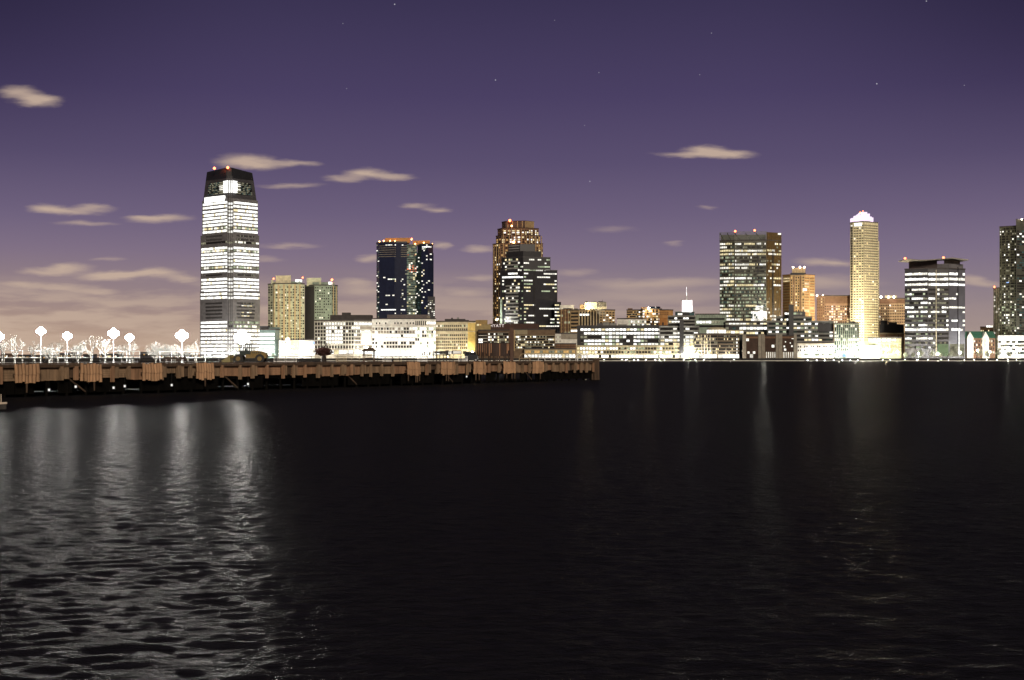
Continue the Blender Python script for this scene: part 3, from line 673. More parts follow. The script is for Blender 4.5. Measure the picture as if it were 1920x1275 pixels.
# ---- brown waterfront hotel
def hotel():
    ch = [(897, 1500), (958, 1494), (963, 1500)]
    b = Bld('hotel', 'brown waterfront hotel carrying white lettering on its roof parapet', ch, 620, mat('hotel_brick', (.12, .075, .045), .85), 30, 'hotel'); r = b.rng
    b.mass('sign_parapet', [(917, 1512), (1010, 1512)], 620, 607, mat('sign_wall', (.06, .03, .022), .85), 8)
    b.mass('stair_tower', [(891, 1508), (920, 1506)], None, 608, mat('stair_buff', (.34, .26, .12), .85), 12); b.mass('penthouse', [(892, 1512), (914, 1512)], 608, 600, mat('penthouse_ochre', (.32, .22, .09), .85), 10)
    for k, y in enumerate((626.5, 632, 637, 642)):
        b.rib(0, y, 3.4, [(WB if j < 2 and k > 1 else VOID) for j in range(4)], .0, .27, gap=.1)
        b.rib(0, y, 3.2, [r.choice([WH, WY, WB]) if r.random() < (.6 if k else .35) * (1 - j / 14) else r.choice([VOID, WD]) for j in range(11)], .3, .93, gap=.22)
    b.bands([0], [623.5, 629.3, 634.6, 639.6, 645], .7, .6, TAUPE, .28, .93); b.bands([0], [629, 634.5, 640, 645.3], .7, .6, WHITEC, 0, .27)
    b.rib(0, 609, 3, [WY, WO], .1, .4, chain=[(891, 1508), (920, 1506)])
    cu = bpy.data.curves.new('lettering', 'FONT'); cu.body = 'HYATT'; cu.size = 1; cu.extrude = .05; cu.space_character = 1.25
    t = bpy.data.objects.new('lettering_tmp', cu); COL.objects.link(t); bpy.context.view_layer.update()
    me = bpy.data.meshes.new_from_object(t); bpy.data.objects.remove(t)
    xs = [v.co.x for v in me.vertices]; ys = [v.co.y for v in me.vertices]; Y = 1510.8
    sx = (X(945, Y) - X(919, Y)) / (max(xs) - min(xs)); sy = (Z(608, Y) - Z(613.2, Y)) / (max(ys) - min(ys))
    for v in me.vertices: v.co = ((v.co.x - min(xs)) * sx, -v.co.z * 3, (v.co.y - min(ys)) * sy)
    me.materials.clear(); me.materials.append(emit('sign_letter', (1, .85, .8), 1.1))
    o = bpy.data.objects.new('sign_lettering', me); COL.objects.link(o); o.parent = b.root; o.location = Vector((X(919, Y), Y, Z(613.2, Y))) - ABS[b.root.name]
    b.done()
    ch = [(963.5, 1490), (1041, 1486)]
    b = Bld('hotel_wing', 'brown balconied wing with buff floor bands right of the hotel lettering', ch, 618.5, mat('wing_brick', (.15, .10, .06), .85), 26, 'hotel'); r = b.rng
    b.panel(0, 618.5, 627, .0, .33, mat('buff_panel', (.3, .25, .16), .85), 'parapet_panel', .4)
    for k, y in enumerate((631.5, 636.5, 641.5, 646.5, 651.5)):
        b.rib(0, y, 2.8, [WB if (k == 0 and j in (1, 2, 12, 13)) else r.choice([WY, WH]) if r.random() < .17 else r.choice([VOID, WD, VOID]) for j in range(26)], .02, .98, gap=.2)
    b.bands([0], [629, 634, 639, 644, 649, 654], .85, .8, mat('buff_panel', (.3, .25, .16), .85)); b.panel(0, 618.5, 658, 0, .025, TAN, 'corner_pier', .9); b.clutter(985, 1035, 618.5, 1494, 4, hi=3); b.done()
    ch = [(983, 1482), (1079, 1479)]
    b = Bld('pier_terminal', 'long low ferry terminal with amber windows between the hotel wing and the pier end', ch, 655, mat('terminal_buff', (.38, .31, .2), .85), 14, 'terminal'); r = b.rng
    b.rib(0, 659.5, 4.4, [WO if r.random() < .5 else WD for _ in range(17)], .02, .99, gap=.09)
    b.rib(0, 667.5, 5.4, [r.choice([WB, WH, WY, WH]) for _ in range(15)], gap=.16); b.bands([0], [663.5], 1.0, .9, CREAM); b.done()
    b = Bld('storage_shed', 'plain brown windowless block beside the white waterside store', [(1042, 1492), (1080, 1490)], 645.5, BROWN, 12, 'shed')
    b.bands([0], [650], .5, .4, BROWND); b.fins(0, 646, 668, 2, .5, .4, BROWND); b.done()
    b = Bld('storage_shed', 'white floodlit store with two small window columns near the hotel wing', [(1041, 1497), (1052, 1497), (1082, 1500)], 626, WHITEC, 10, 'shed')
    b.grid(0, 628, 644, 2, 3, .3, .4, lambda c, q: VOID if c != 1 else WG); b.panel(1, 626, 636, 0, 1, TAUPE, 'upper_wall', .3); b.done()
hotel()

# ---- tan offices behind the long dark block
def tan_offices():
    ch = [(1050, 1600), (1070, 1594), (1083, 1602)]
    b = Bld('office_block', 'slim brown office block with a floodlit white top storey', ch, 580, BROWN, 20, 'office building'); r = b.rng
    b.mass('lit_storey', [(1050, 1599), (1076, 1596)], 580, 572, WHITEC, 12); b.panel(0, 572.5, 579.5, .05, .9, WHITEC, 'pale_panel', .6, [(1050, 1599), (1076, 1596)])
    b.grid(0, 582, 640, 9, 3, .5, .6, lambda c, q: WG if r.random() < .3 else WY if r.random() < .15 else VOID); b.fins(0, 580, 640, 3, .9, .7, TAN); b.fins(1, 580, 640, 3, .9, .7, TANO)
    b.grid(1, 582, 640, 9, 3, .5, .6, lambda c, q: WO if r.random() < .3 else VOID); b.done()
    ch = [(1069, 1592), (1086, 1584), (1124, 1580), (1153, 1590)]
    b = Bld('office_block', 'tan ribbed office block with a floodlit penthouse and drifting steam', ch, 582, TAN, 30, 'office building'); r = b.rng
    b.mass('penthouse', [(1096, 1594), (1137, 1592)], 582, 567, BEIGE, 16); b.mass('penthouse', [(1087, 1598), (1096, 1596)], 582, 571, TAN, 12)
    b.fins(0, 566.5, 575, 7, .7, .6, GREYD, .55, 1., chain=[(1096, 1594), (1137, 1592)], name='parapet_rib')
    b.grid(0, 584, 630, 7, 1, .8, .5, lambda c, q: VOID if q < 5 else WB)
    b.grid(1, 584, 613, 1, 7, .52, 1, lambda c, q: VOID); b.rib(1, 590, 3.5, [WB, WB, WB], .0, .5); b.fins(1, 582, 614, 8, .7, .6, CREAM, -.06, 1.06)
    b.grid(2, 584, 612, 6, 5, .6, .5, lambda c, q: r.choice([WH, WB]) if r.random() < .3 else VOID); b.grid(1, 617, 630, 2, 7, .7, .6, lambda c, q: WB if r.random() < .6 else WY)
    mb = MB(); mb.ball((X(1103, 1582), 1582, Z(577.5, 1582)), 1.5, emit('floodlight', (1, .83, .5), 300, 0, True), 8, 6); mb.build('floodlight', b.root)
    b.unit(1098, 1102, 565, 567, 1596, DSTEEL, 4); b.unit(1122, 1130, 565, 567, 1596, DSTEEL, 4); b.clutter(1100, 1135, 567, 1596, 2, hi=2); b.done()
tan_offices()

# ---- long dark waterfront office
def long_block():
    ch = [(1082, 1503), (1255, 1500)]
    b = Bld('long_office', 'long black waterfront office with rows of white windows over tan lower storeys', ch, 612, BLACK, 36, 'office building'); r = b.rng
    cols = 25
    for k, y in enumerate((617.8, 624.8, 631.7, 638.9, 645)):
        sg = []
        for c in range(cols):
            dark = (k == 2 and c < 6) or (c == 0 and k > 0) or (k > 1 and 11 <= c <= 14 and r.random() < .75) or (k == 3 and 18 <= c)
            sg.append(r.choice([WD, VOID, None]) if dark else r.choice([WB, WH, WB, WB] if r.random() < .82 else [WG, WY]))
        b.rib(0, y, 4.3 if k != 4 else 3.4, sg, .035, .995, gap=.15, jit=.12)
    b.bands([0], [621.3, 628.3, 635.2, 642.2], 1.1, .5, mat('sooty_band', (.12, .115, .10), .8), .04, .48)
    lo = [(1077, 1492), (1305, 1489)]
    b.mass('lower_wall', lo, None, 647.5, mat('lower_tan', (.36, .31, .19), .85), 14)
    for k, y in enumerate((653.3, 660.2)):
        b.grid(0, y - 2.2, y + 2.2, 1, 40, .7, .9, lambda c, q: (WB if r.random() < .9 else WY) if c < (14 if k == 0 else 7) or c > 35 else (WB if r.random() < .16 else r.choice([VOID, VOID, WG])), .02, .99, lo)
    b.rib(0, 668, 5.0, [r.choice([WB, WB, WH, WB, VOID]) if j % 2 else WB for j in range(46)], .06, .99, lo, 'arcade_window', .12); b.bands([0], [664.2, 672], .9, .8, CREAM, chain=lo)
    for a, c_, y0 in ((1120, 1130, 606), (1131, 1142, 604), (1143, 1156, 606), (1160, 1175, 608)): b.unit(a, c_, y0, 612, 1508, CONC if a > 1125 else GREYD, 8)
    b.unit(1208, 1235, 609, 612, 1508, BLACK); b.done()
    b = Bld('plant_block', 'white lit rooftop block behind the long black office', [(1157, 1560), (1178, 1558), (1212, 1562)], 598.5, WHITEC, 12, 'low building', ybot=None); r = b.rng
    b.grid(0, 600, 610, 2, 4, .3, .3, lambda c, q: VOID if r.random() < .3 else None); b.panel(0, 599, 611, .1, .95, WHITEC, 'pale_wall', .3); b.grid(1, 600, 612, 2, 8, .6, .6, lambda c, q: r.choice([WH, WT, WT, WG, WB])); b.done()
    # brown buildings further inland
    b = Bld('brick_block', 'orange brown block with a stepped left edge and two bright windows', [(1175, 1700), (1206, 1696)], 582, TAN, 20, 'building'); r = b.rng
    b.mass('roof_house', [(1177, 1706), (1186, 1706)], 582, 578, BROWN, 8)
    b.ribs(0, 583, 600, 4, .5, lambda k: [r.choice([VOID, WO, VOID, WD]) if not (j == 8 and k in (0, 2)) else WB for j in range(11)]); b.done()
    b = Bld('brick_block', 'brown banded block topped by a dark flat drum', [(1205, 1680), (1241, 1676)], 580, BROWN, 20, 'building'); r = b.rng
    b.ribs(0, 581, 611, 6, .55, lambda k: [r.choice([WH, WY, WO, WO, VOID, WB]) for j in range(10)]); b.bands([0], [586 + 5 * k for k in range(5)], .9, .6, TAN); b.fins(0, 580, 612, 3, 1, .9, TANO)
    mb = MB(); mb.tube((X(1227, 1690), 1690, Z(579.4, 1690)), (X(1227, 1690), 1690, Z(575, 1690)), 8.2, 7.6, GLN, 20); mb.build('roof_drum', b.root); b.unit(1203, 1214, 576, 580, 1684, BROWN, 8)
    mb = MB(); mb.ball((X(1216, 1674), 1674, Z(578, 1674)), 1.2, RED2 if False else emit('floodlight', (1, .83, .5), 300, 0, True), 8, 6); mb.build('floodlight', b.root); b.done()
    b = Bld('brick_block', 'orange stone block with a plain gabled lower wing', [(1236, 1640), (1254, 1636), (1262, 1644)], 582, TANO, 20, 'building')
    b.grid(0, 585, 591, 2, 5, .4, .5, lambda c, q: BROWND); b.mass('lower_wing', [(1236, 1630), (1250, 1630)], None, 596, mat('rust_render', (.35, .15, .04), .85), 6); b.grid(0, 604, 610, 1, 1, .5, .9, lambda c, q: VOID, .3, .7, chain=[(1236, 1630), (1250, 1630)], name='archway'); b.done()
    # white floodlit tower with a spire, far inland
    Y = 2300; b = Bld('spire_tower', 'small glowing white tower with a needle spire above the dark rooftops', [(1279.5, Y), (1297.5, Y)], 563, mat('floodlit_shaft', (.8, .8, .8), .6, 0, .05), 18, 'tower', roof=False)
    x = X(1288.3, Y); z = Z(563, Y); FW = mat('floodlit_shaft', (.8, .8, .8), .6, 0, .05); b.bands([0], [564.5], 1.6, .8, FW)
    for dx in (-9, 9):
        mb = MB(); mb.ball((x + dx, Y - 24, Z(597, Y)), 1.3, emit('spire_floodlight', (.97, .98, 1), 5000, 0, True), 8, 6); fo = mb.build('floodlight', b.root)
    mb = MB()
    mb.tube((x, Y + 6, z), (x, Y + 6, Z(556, Y)), 1.6, .9, FW, 8); mb.tube((x, Y + 6, Z(556, Y)), (x, Y + 6, Z(537, Y)), .75, .35, FW, 6); mb.build('spire', b.root); b.done()
long_block()

# ---- dark stepped offices centre right
def stepped_offices():
    ch = [(1254, 1494), (1275, 1492)]; 
    b = Bld('stepped_office', 'dark grey stepped office terraces below the white spire tower', [(1236, 1496), (1311, 1492)], 612, mat('sooty_concrete', (.11, .105, .095), .85), 30, 'office building', roof=False); r = b.rng
    m = mat('sooty_concrete', (.11, .105, .095), .85)
    b.mass('upper_wall', [(1252, 1504), (1304, 1500)], 612, 592, m, 24); b.mass('top_wall', [(1266, 1510), (1302, 1508)], 592, 585, BLACK, 18)
    b.mass('stair_core', [(1274, 1489), (1282, 1489)], None, 600, BLACK, 4); b.roof([(1266, 1510), (1302, 1508)], 585, 18, GREENG, .6)
    top = [(1252, 1504), (1304, 1500)]; low = [(1236, 1496), (1311, 1492)]
    b.rib(0, 589, 3.6, [WT, WH, WH, None, None, None, WT, WT], chain=[(1266, 1510), (1302, 1508)])
    for y, c_, q in ((597, top, .3), (603.5, top, .2), (608.5, top, .1), (616.5, low, .5), (624.5, low, .45), (631.5, low, .8), (638, low, .5), (644.5, low, .6)):
        b.rib(0, y, 4, [r.choice([WB, WH, WY, WB]) if r.random() < q else VOID for _ in range(9)], .03, .97, c_, gap=.14, jit=.2)
    b.bands([0], [593, 600, 606], 1.8, 1.2, CONC, chain=top); b.bands([0], [612.5, 620.5, 628, 634.8, 641.4], 1.8, 1.4, CONC, chain=low); b.done()
    b = Bld('low_office', 'low flat roofed offices with a glass balustrade left of the broad glass tower', [(1304, 1530), (1362, 1526)], 590, GREENG, 20, 'low building', ybot=None); r = b.rng
    b.fins(0, 588.5, 596, 12, .5, .4, CONC, name='balustrade_rib'); b.rib(0, 598, 3, [VOID] * 9, .1, .95); b.rib(0, 604, 4.4, [WB, WB, WH, WH, WB, WD, WD, WD], .03, .8); b.rib(0, 611.5, 4, [VOID] * 7); b.done()
    b = Bld('low_office', 'dark low building with a row of bluish white windows under the broad glass tower', [(1360, 1522), (1438, 1518)], 604, BLACK, 18, 'low building'); r = b.rng
    b.rib(0, 615.5, 4.6, [WD, None, WT, None, WH, WB, WH, WB, WH, WB, WB, WB], gap=.12); b.bands([0], [609.5, 621], 1.5, .8, CONC, .1, .9); b.rib(0, 607, 3, [r.choice([WY, WD, VOID, WH]) for _ in range(12)]); b.rib(0, 624.5, 3.8, [r.choice([WB, WY, WH, VOID]) for _ in range(14)]); b.clutter(1364, 1430, 604, 1524, 5, hi=4); b.done()
    # rotunda apartment block on the water
    b = Bld('apartment_block', 'brown waterfront apartments with a floodlit round pavilion on the roof', [(1302, 1486), (1345, 1483), (1386, 1486)], 627, mat('apartment_taupe', (.16, .125, .085), .85), 26, 'apartment building'); r = b.rng
    for k, y in enumerate((630.5, 636, 642.3, 648.7, 654.8, 661)):
        b.rib(0, y, 3.6, [r.choice([VOID, VOID, WD, WY]) for _ in range(14)], gap=.22); b.rib(1, y, 3.2, [WB if (j == 12 and k > 0) else r.choice([VOID, VOID, WD, WY, VOID]) for j in range(14)], gap=.4)
    b.bands([0], [633.5, 639.5, 645.8, 652, 658], .7, 1.0, TAUPE, name='balcony_edge_trim'); b.fins(0, 628, 664, 4, .6, 1.1, CREAM, .25, .75)
    b.rib([0, 1], 668, 6.5, [[WB, WH, WB, WB, WB], [WH, WB, WB, WB, WB]], gap=.12, name='arcade_window')
    mb = MB(); Y = 1496; cx = X(1343, Y)
    mb.tube((cx, Y, Z(626.5, Y)), (cx, Y, Z(618, Y)), 11, 11, CREAM, 28); mb.build('pavilion', b.root)
    mb = MB(); mb.ball((cx, Y, Z(618, Y)), 11.2, CREAM, 24, 10, (1, 1, .27)); mb.build('dome', b.root)
    mb = MB()
    for k in range(28):
        t = math.radians(185 + k * 170 / 27); mb.box((cx + 11.1 * math.cos(t), Y + 11.1 * math.sin(t), Z(622, Y)), (.7, .25, 4.2), WH if k % 3 else WB, t + math.pi / 2)
    mb.build('pavilion_window', b.root); b.mass('roof_terrace', [(1362, 1490), (1394, 1490)], 627, 619, CREAM, 8); b.rib(0, 623, 4, [WY, WB, WY, WH], chain=[(1362, 1490), (1394, 1490)]); b.done()
    # three dark brick houses
    for k, (a, c_, lab) in enumerate(((1392, 1428, 'dark brick warehouse with a bright top left window, first of three on the quay'), (1428, 1460, 'dark brick warehouse with one large square lit window, middle of three in a row'), (1460, 1494, 'dark brick warehouse with several small lit windows, last of three in a row'))):
        b = Bld('brick_warehouse', lab, [(a, 1485), (c_ - .4, 1484)], 630, BROWND, 22, 'warehouse', 'three brick warehouses by the quay'); r = b.rng
        b.panel(0, 627, 673, 0, .19, TAUPE, 'pier_wall', 1.6); b.panel(0, 627, 673, .83, .995, TAUPE, 'pier_wall', 1.6); b.panel(0, 631, 634.5, .19, .83, BROWN, 'cornice', .7)
        b.grid(0, 630, 668, 8, 2, .4, .55, lambda c, q: r.choice([VOID, VOID, WH, WY, WD]), 0.02, .17); b.grid(0, 630, 668, 8, 2, .4, .55, lambda c, q: r.choice([VOID, VOID, WH, WY, WD]), .85, .98)
        pts = [(.2, 637, 5), (.27, 661, 4), (.55, 661, 4.5)] if k == 0 else [(.6, 649, 5)] if k == 1 else [(.72, 633.5, 4), (.35, 641, 2), (.62, 643, 2), (.27, 649.5, 3), (.7, 649, 3), (.3, 655.5, 4)]
        for (xx, yy, s) in pts: b.grid(0, yy - s / 2, yy + s / 2, 1, 1, 1, 1, lambda c, q: WH, xx, xx + s / (c_ - a))
        b.grid(0, 660, 671, 1, 10, .42, 1, lambda c, q: WH if (q + c) % 2 else CREAM, .2, .82, name='arcade_window') if k else b.grid(0, 664, 671, 1, 10, .4, 1, lambda c, q: r.choice([WH, VOID]), .2, .82, name='arcade_window')
        b.done()
    # terraced grey office with black stair core
    b = Bld('stepped_office', 'grey terraced office with a black stair core in front of the tan octagonal tower', [(1438, 1502), (1563, 1498)], 604, mat('grey_terrace', (.15, .16, .145), .85), 26, 'office building', roof=False); r = b.rng
    up = [(1455, 1510), (1522, 1508)]; b.mass('upper_wall', up, 604, 594, mat('grey_terrace', (.15, .16, .145), .85), 20); b.mass('top_wall', [(1471, 1514), (1510, 1513)], 594, 584, GREYD, 14)
    b.mass('stair_core', [(1479, 1495), (1488, 1495)], None, 571, BLACK, 8)
    low = [(1438, 1502), (1563, 1498)]
    b.rib(0, 588, 3.6, [WB, WH, None, WG, WD, WD, None], chain=[(1471, 1514), (1510, 1513)])
    for y, c_, q in ((599, up, .25), (607, low, .3), (614.5, low, .45), (622, low, .35), (629.5, low, .45), (637, low, .6), (644, low, .3)):
        b.rib(0, y, 3.8, [r.choice([WB, WH, WY, WB, WG]) if r.random() < q else r.choice([VOID, GLG]) for _ in range(18)], .02, .99, c_, gap=.16, jit=.25)
    b.bands([0], [603, 610.8, 618.2, 625.6, 633, 640.5], 2., 1.2, CONC, chain=low); b.bands([0], [595], 2.4, 1, CONC, chain=up); b.fins(0, 612, 632, 8, .5, 1.0, GREENG, .55, .78)
    b.panel(0, 606, 622, .76, .995, BLACK, 'dark_glazing', 1.3); b.clutter(1528, 1560, 604, 1504, 5, TAN, hi=3); b.done()
    b = Bld('waterside_store', 'floodlit white two storey block with small square windows on the quay', [(1495, 1484), (1563, 1482)], 643, WHITEC, 14, 'low building'); r = b.rng
    for y in (650, 657): b.grid(0, y - 1.8, y + 1.8, 1, 17, .55, 1, lambda c, q: None if c % 3 == 2 else (VOID if r.random() < .8 else WY))
    b.rib(0, 664.5, 4.4, [r.choice([WB, WH, WG]) for _ in range(9)], .1, .98); b.bands([0], [645, 670.5], 1, .8, CREAM); b.done()
    b = Bld('finned_office', 'pale green office with close vertical fins right of the grey terraces', [(1564, 1492), (1611, 1488)], 607, mat('pale_green_wall', (.07, .09, .075), .6), 26, 'office building'); r = b.rng
    for k in range(8): b.rib(0, 611 + k * 6.4, 4, [r.choice([WB, WH, WH]) if r.random() < (.85 if k == 4 else .3 if k in (0, 1, 3, 6) else .1) else r.choice([VOID, GLG, WT]) for _ in range(11)], gap=.1)
    b.fins(0, 606, 661, 13, .65, 1.0, mat('pale_green_fin', (.34, .38, .28), .7), -.03, 1.03, name='wall_fin_rib'); b.bands([0], [608], 1.2, 1.1, mat('pale_green_fin', (.34, .38, .28), .7)); b.rib(0, 666, 5, [WB, WH, WBL, WB, WH, WB]); b.clutter(1566, 1606, 606, 1496, 4, hi=4); b.done()
stepped_offices()

# ---- broad glass tower
def broad_tower():
    ch = [(1349.5, 1622), (1377, 1614), (1437, 1610), (1465, 1622)]
    b = Bld('glass_tower', 'broad flat topped glass tower with an open roof screen and warm patchy lit floors', ch, 452, OLIVE, 44, 'skyscraper'); r = b.rng
    b.panel(2, 436, 602, 0, 1, BRONZE, 'bronze_wall', .3)
    p = 6.45
    hot = {0: .75, 2: .95, 3: .95, 6: .5, 7: .35, 10: .35, 12: .95, 19: .55, 21: .65, 22: .95}
    for k in range(23):
        y = 455 + k * p + 2; q = hot.get(k, .12); warm = k in (2, 3)
        L1 = [WY, WY, WH] if warm else [WB, WH, WH, WY]
        A = runs(r, 8, min(1, q + .12), L1, None, .6); A = [m or r.choice([VOID, WG, WD, WT]) for m in A]
        Bq = runs(r, 20, q if k < 8 else q * .8, L1, None, .6)
        Bq = [m or (r.choice([WD, WG, VOID, WG, WD, WT]) if k > 8 else r.choice([GREYD, VOID, WD, VOID])) for m in Bq]
        C = runs(r, 9, q * .75, [WH, WY, WH], None, .5); C = [m or r.choice([BRONZE, None, WD if r.random() < .3 else None]) for m in C]
        b.rib([0, 1, 2], y, 3.7, [A, Bq, C], .01, .98, gap=.13, jit=.2)
    b.fins(1, 453, 600, 25, .28, .7, OLIVE, name='mullion_rib'); b.fins(0, 453, 600, 9, .28, .7, OLIVE, name='mullion_rib'); b.fins(2, 437, 602, 7, .35, .6, mat('bronze_mullion', (.06, .04, .02), .5), name='mullion_rib')
    b.fins(1, 455, 600, 1, 1.0, .8, BLACK, .7, .77, name='service_strip'); b.fins(2, 470, 602, 1, 1.4, .8, BLACK, .38, .46, name='service_strip')
    # open roof screen
    mb = MB(); M1 = mat('screen_steel', (.16, .17, .15), .5)
    for i in (0, 1):
        a, d, n, L, Y = b.face(i); rz = math.atan2(d.y, d.x); N_ = 14 if i == 0 else 34
        for k in range(N_ + 1):
            q_ = a + d * L * k / N_; mb.box((q_.x, q_.y, Z(443.5 - i * .8, Y)), (.5, .6, (17 + i) * Y / F), M1, rz)
        for y in (451, 444): q_ = a + d * L / 2; mb.box((q_.x, q_.y + .7, Z(y, Y)), (L, .5, .7), M1, rz)
        for k in range(2 if i == 0 else 3):
            s0 = a + d * L * (k + .05) / (2 if i == 0 else 3); s1 = a + d * L * (k + .6) / (2 if i == 0 else 3)
            mb.tube((s0.x, s0.y + 1.5, Z(437, Y)), (s1.x, s1.y + 1.5, Z(451, Y)), .6, .6, DSTEEL, 6)
    mb.build('roof_screen', b.root); b.mass('plant_room', [(1352, 1636), (1436, 1632)], 452, 440, mat('screen_backing', (.10, .11, .095), .8), 12)
    b.mass('upper_wall', [(1437, 1612), (1463.5, 1623)], 452, 436.5, BRONZE, 24)
    # floodlit lobby glass
    b.mass('lobby', [(1408, 1606), (1424, 1602), (1438, 1606)], None, 583, WHITEC, 8); lf = [(1408, 1606), (1424, 1602), (1438, 1606)]
    for y in (586, 590.5, 595, 599.5, 604): b.rib([0, 1], y, 3.6, [[r.choice([WB, WB, WH, WT]) for _ in range(5)], [r.choice([WB, WB, WH, WD]) for _ in range(5)]], chain=lf, gap=.16, name='lobby_window')
    for y in (575, 579.5): b.rib(1, y, 3.4, [r.choice([WB, WH, WB]) for _ in range(6)], .66, .9, gap=.2, name='lobby_window', proud=.8)
    b.beacon(1378.5, 433.5, 1613, 1.3, RED); b.beacon(1415, 432, 1612, 1.3, RED); b.unit(1459, 1464.5, 437, 440, 1618, WH, 3, 'roof_lamp'); b.done()
    ch = [(1467.5, 1668), (1482, 1654), (1508, 1652), (1527.5, 1666)]
    b = Bld('apartment_tower', 'tan octagonal apartment tower with dark balcony bands and a lit crown', ch, 516.5, TAN, 34, 'apartment tower'); r = b.rng
    g = lambda q: (lambda c, w: r.choice([WH, WY]) if r.random() < q else (WO if r.random() < .1 else VOID))
    b.grid(0, 519, 606, 17, 1, .82, .5, lambda c, w: WY if r.random() < .06 else VOID); b.grid(1, 518, 606, 17, 6, .5, .55, g(.08)); b.grid(2, 519, 606, 17, 2, .8, .5, lambda c, w: r.choice([WH, WY]) if r.random() < .1 else VOID)
    b.fins(1, 517, 606, 2, 1.3, .8, BROWN, .02, .98); b.bands([0, 2], [516 + 5.15 * k for k in range(17)], .8, .8, TANO, name='balcony_edge_trim')
    b.mass('crown_base', [(1482, 1664), (1511, 1662)], 516.5, 511.5, BLACK, 16); b.mass('crown', [(1485, 1668), (1510, 1666)], 511.5, 502, TAN, 12); b.fins(0, 502, 511.5, 9, .6, .5, CREAM, chain=[(1485, 1668), (1510, 1666)], name='crown_rib')
    for px in (1487, 1500, 1508): b.beacon(px, 501, 1664, 1.0, emit('crown_spot', (1, .8, .6), 25), 1)
    b.unit(1506, 1513, 541, 545, 1650, WB, 2, 'glow_balcony'); b.done()  # whole balcony box glows by its own material
    b = Bld('brick_block', 'broad brown brick block with a plain dark upper storey left of the art deco tower', [(1531.5, 1700), (1546, 1692), (1600, 1690)], 555.5, mat('rose_brick', (.30, .19, .12), .85), 24, 'apartment building'); r = b.rng
    b.panel(1, 556, 569, .02, 1, BROWN, 'attic_wall', .4); b.grid(0, 558, 606, 9, 4, .5, .45, lambda c, q: WY if r.random() < .12 else BROWN)
    b.grid(1, 572, 606, 7, 13, .6, .48, lambda c, q: r.choice([WH, WB, WY]) if r.random() < (.6 if 2 <= c <= 6 else .2) else BROWND); b.beacon(1532, 554, 1696, .9, emit('crown_spot', (1, .8, .6), 25), 1); b.beacon(1543, 554, 1694, .9, emit('crown_spot', (1, .8, .6), 25), 1); b.done()
broad_tower()

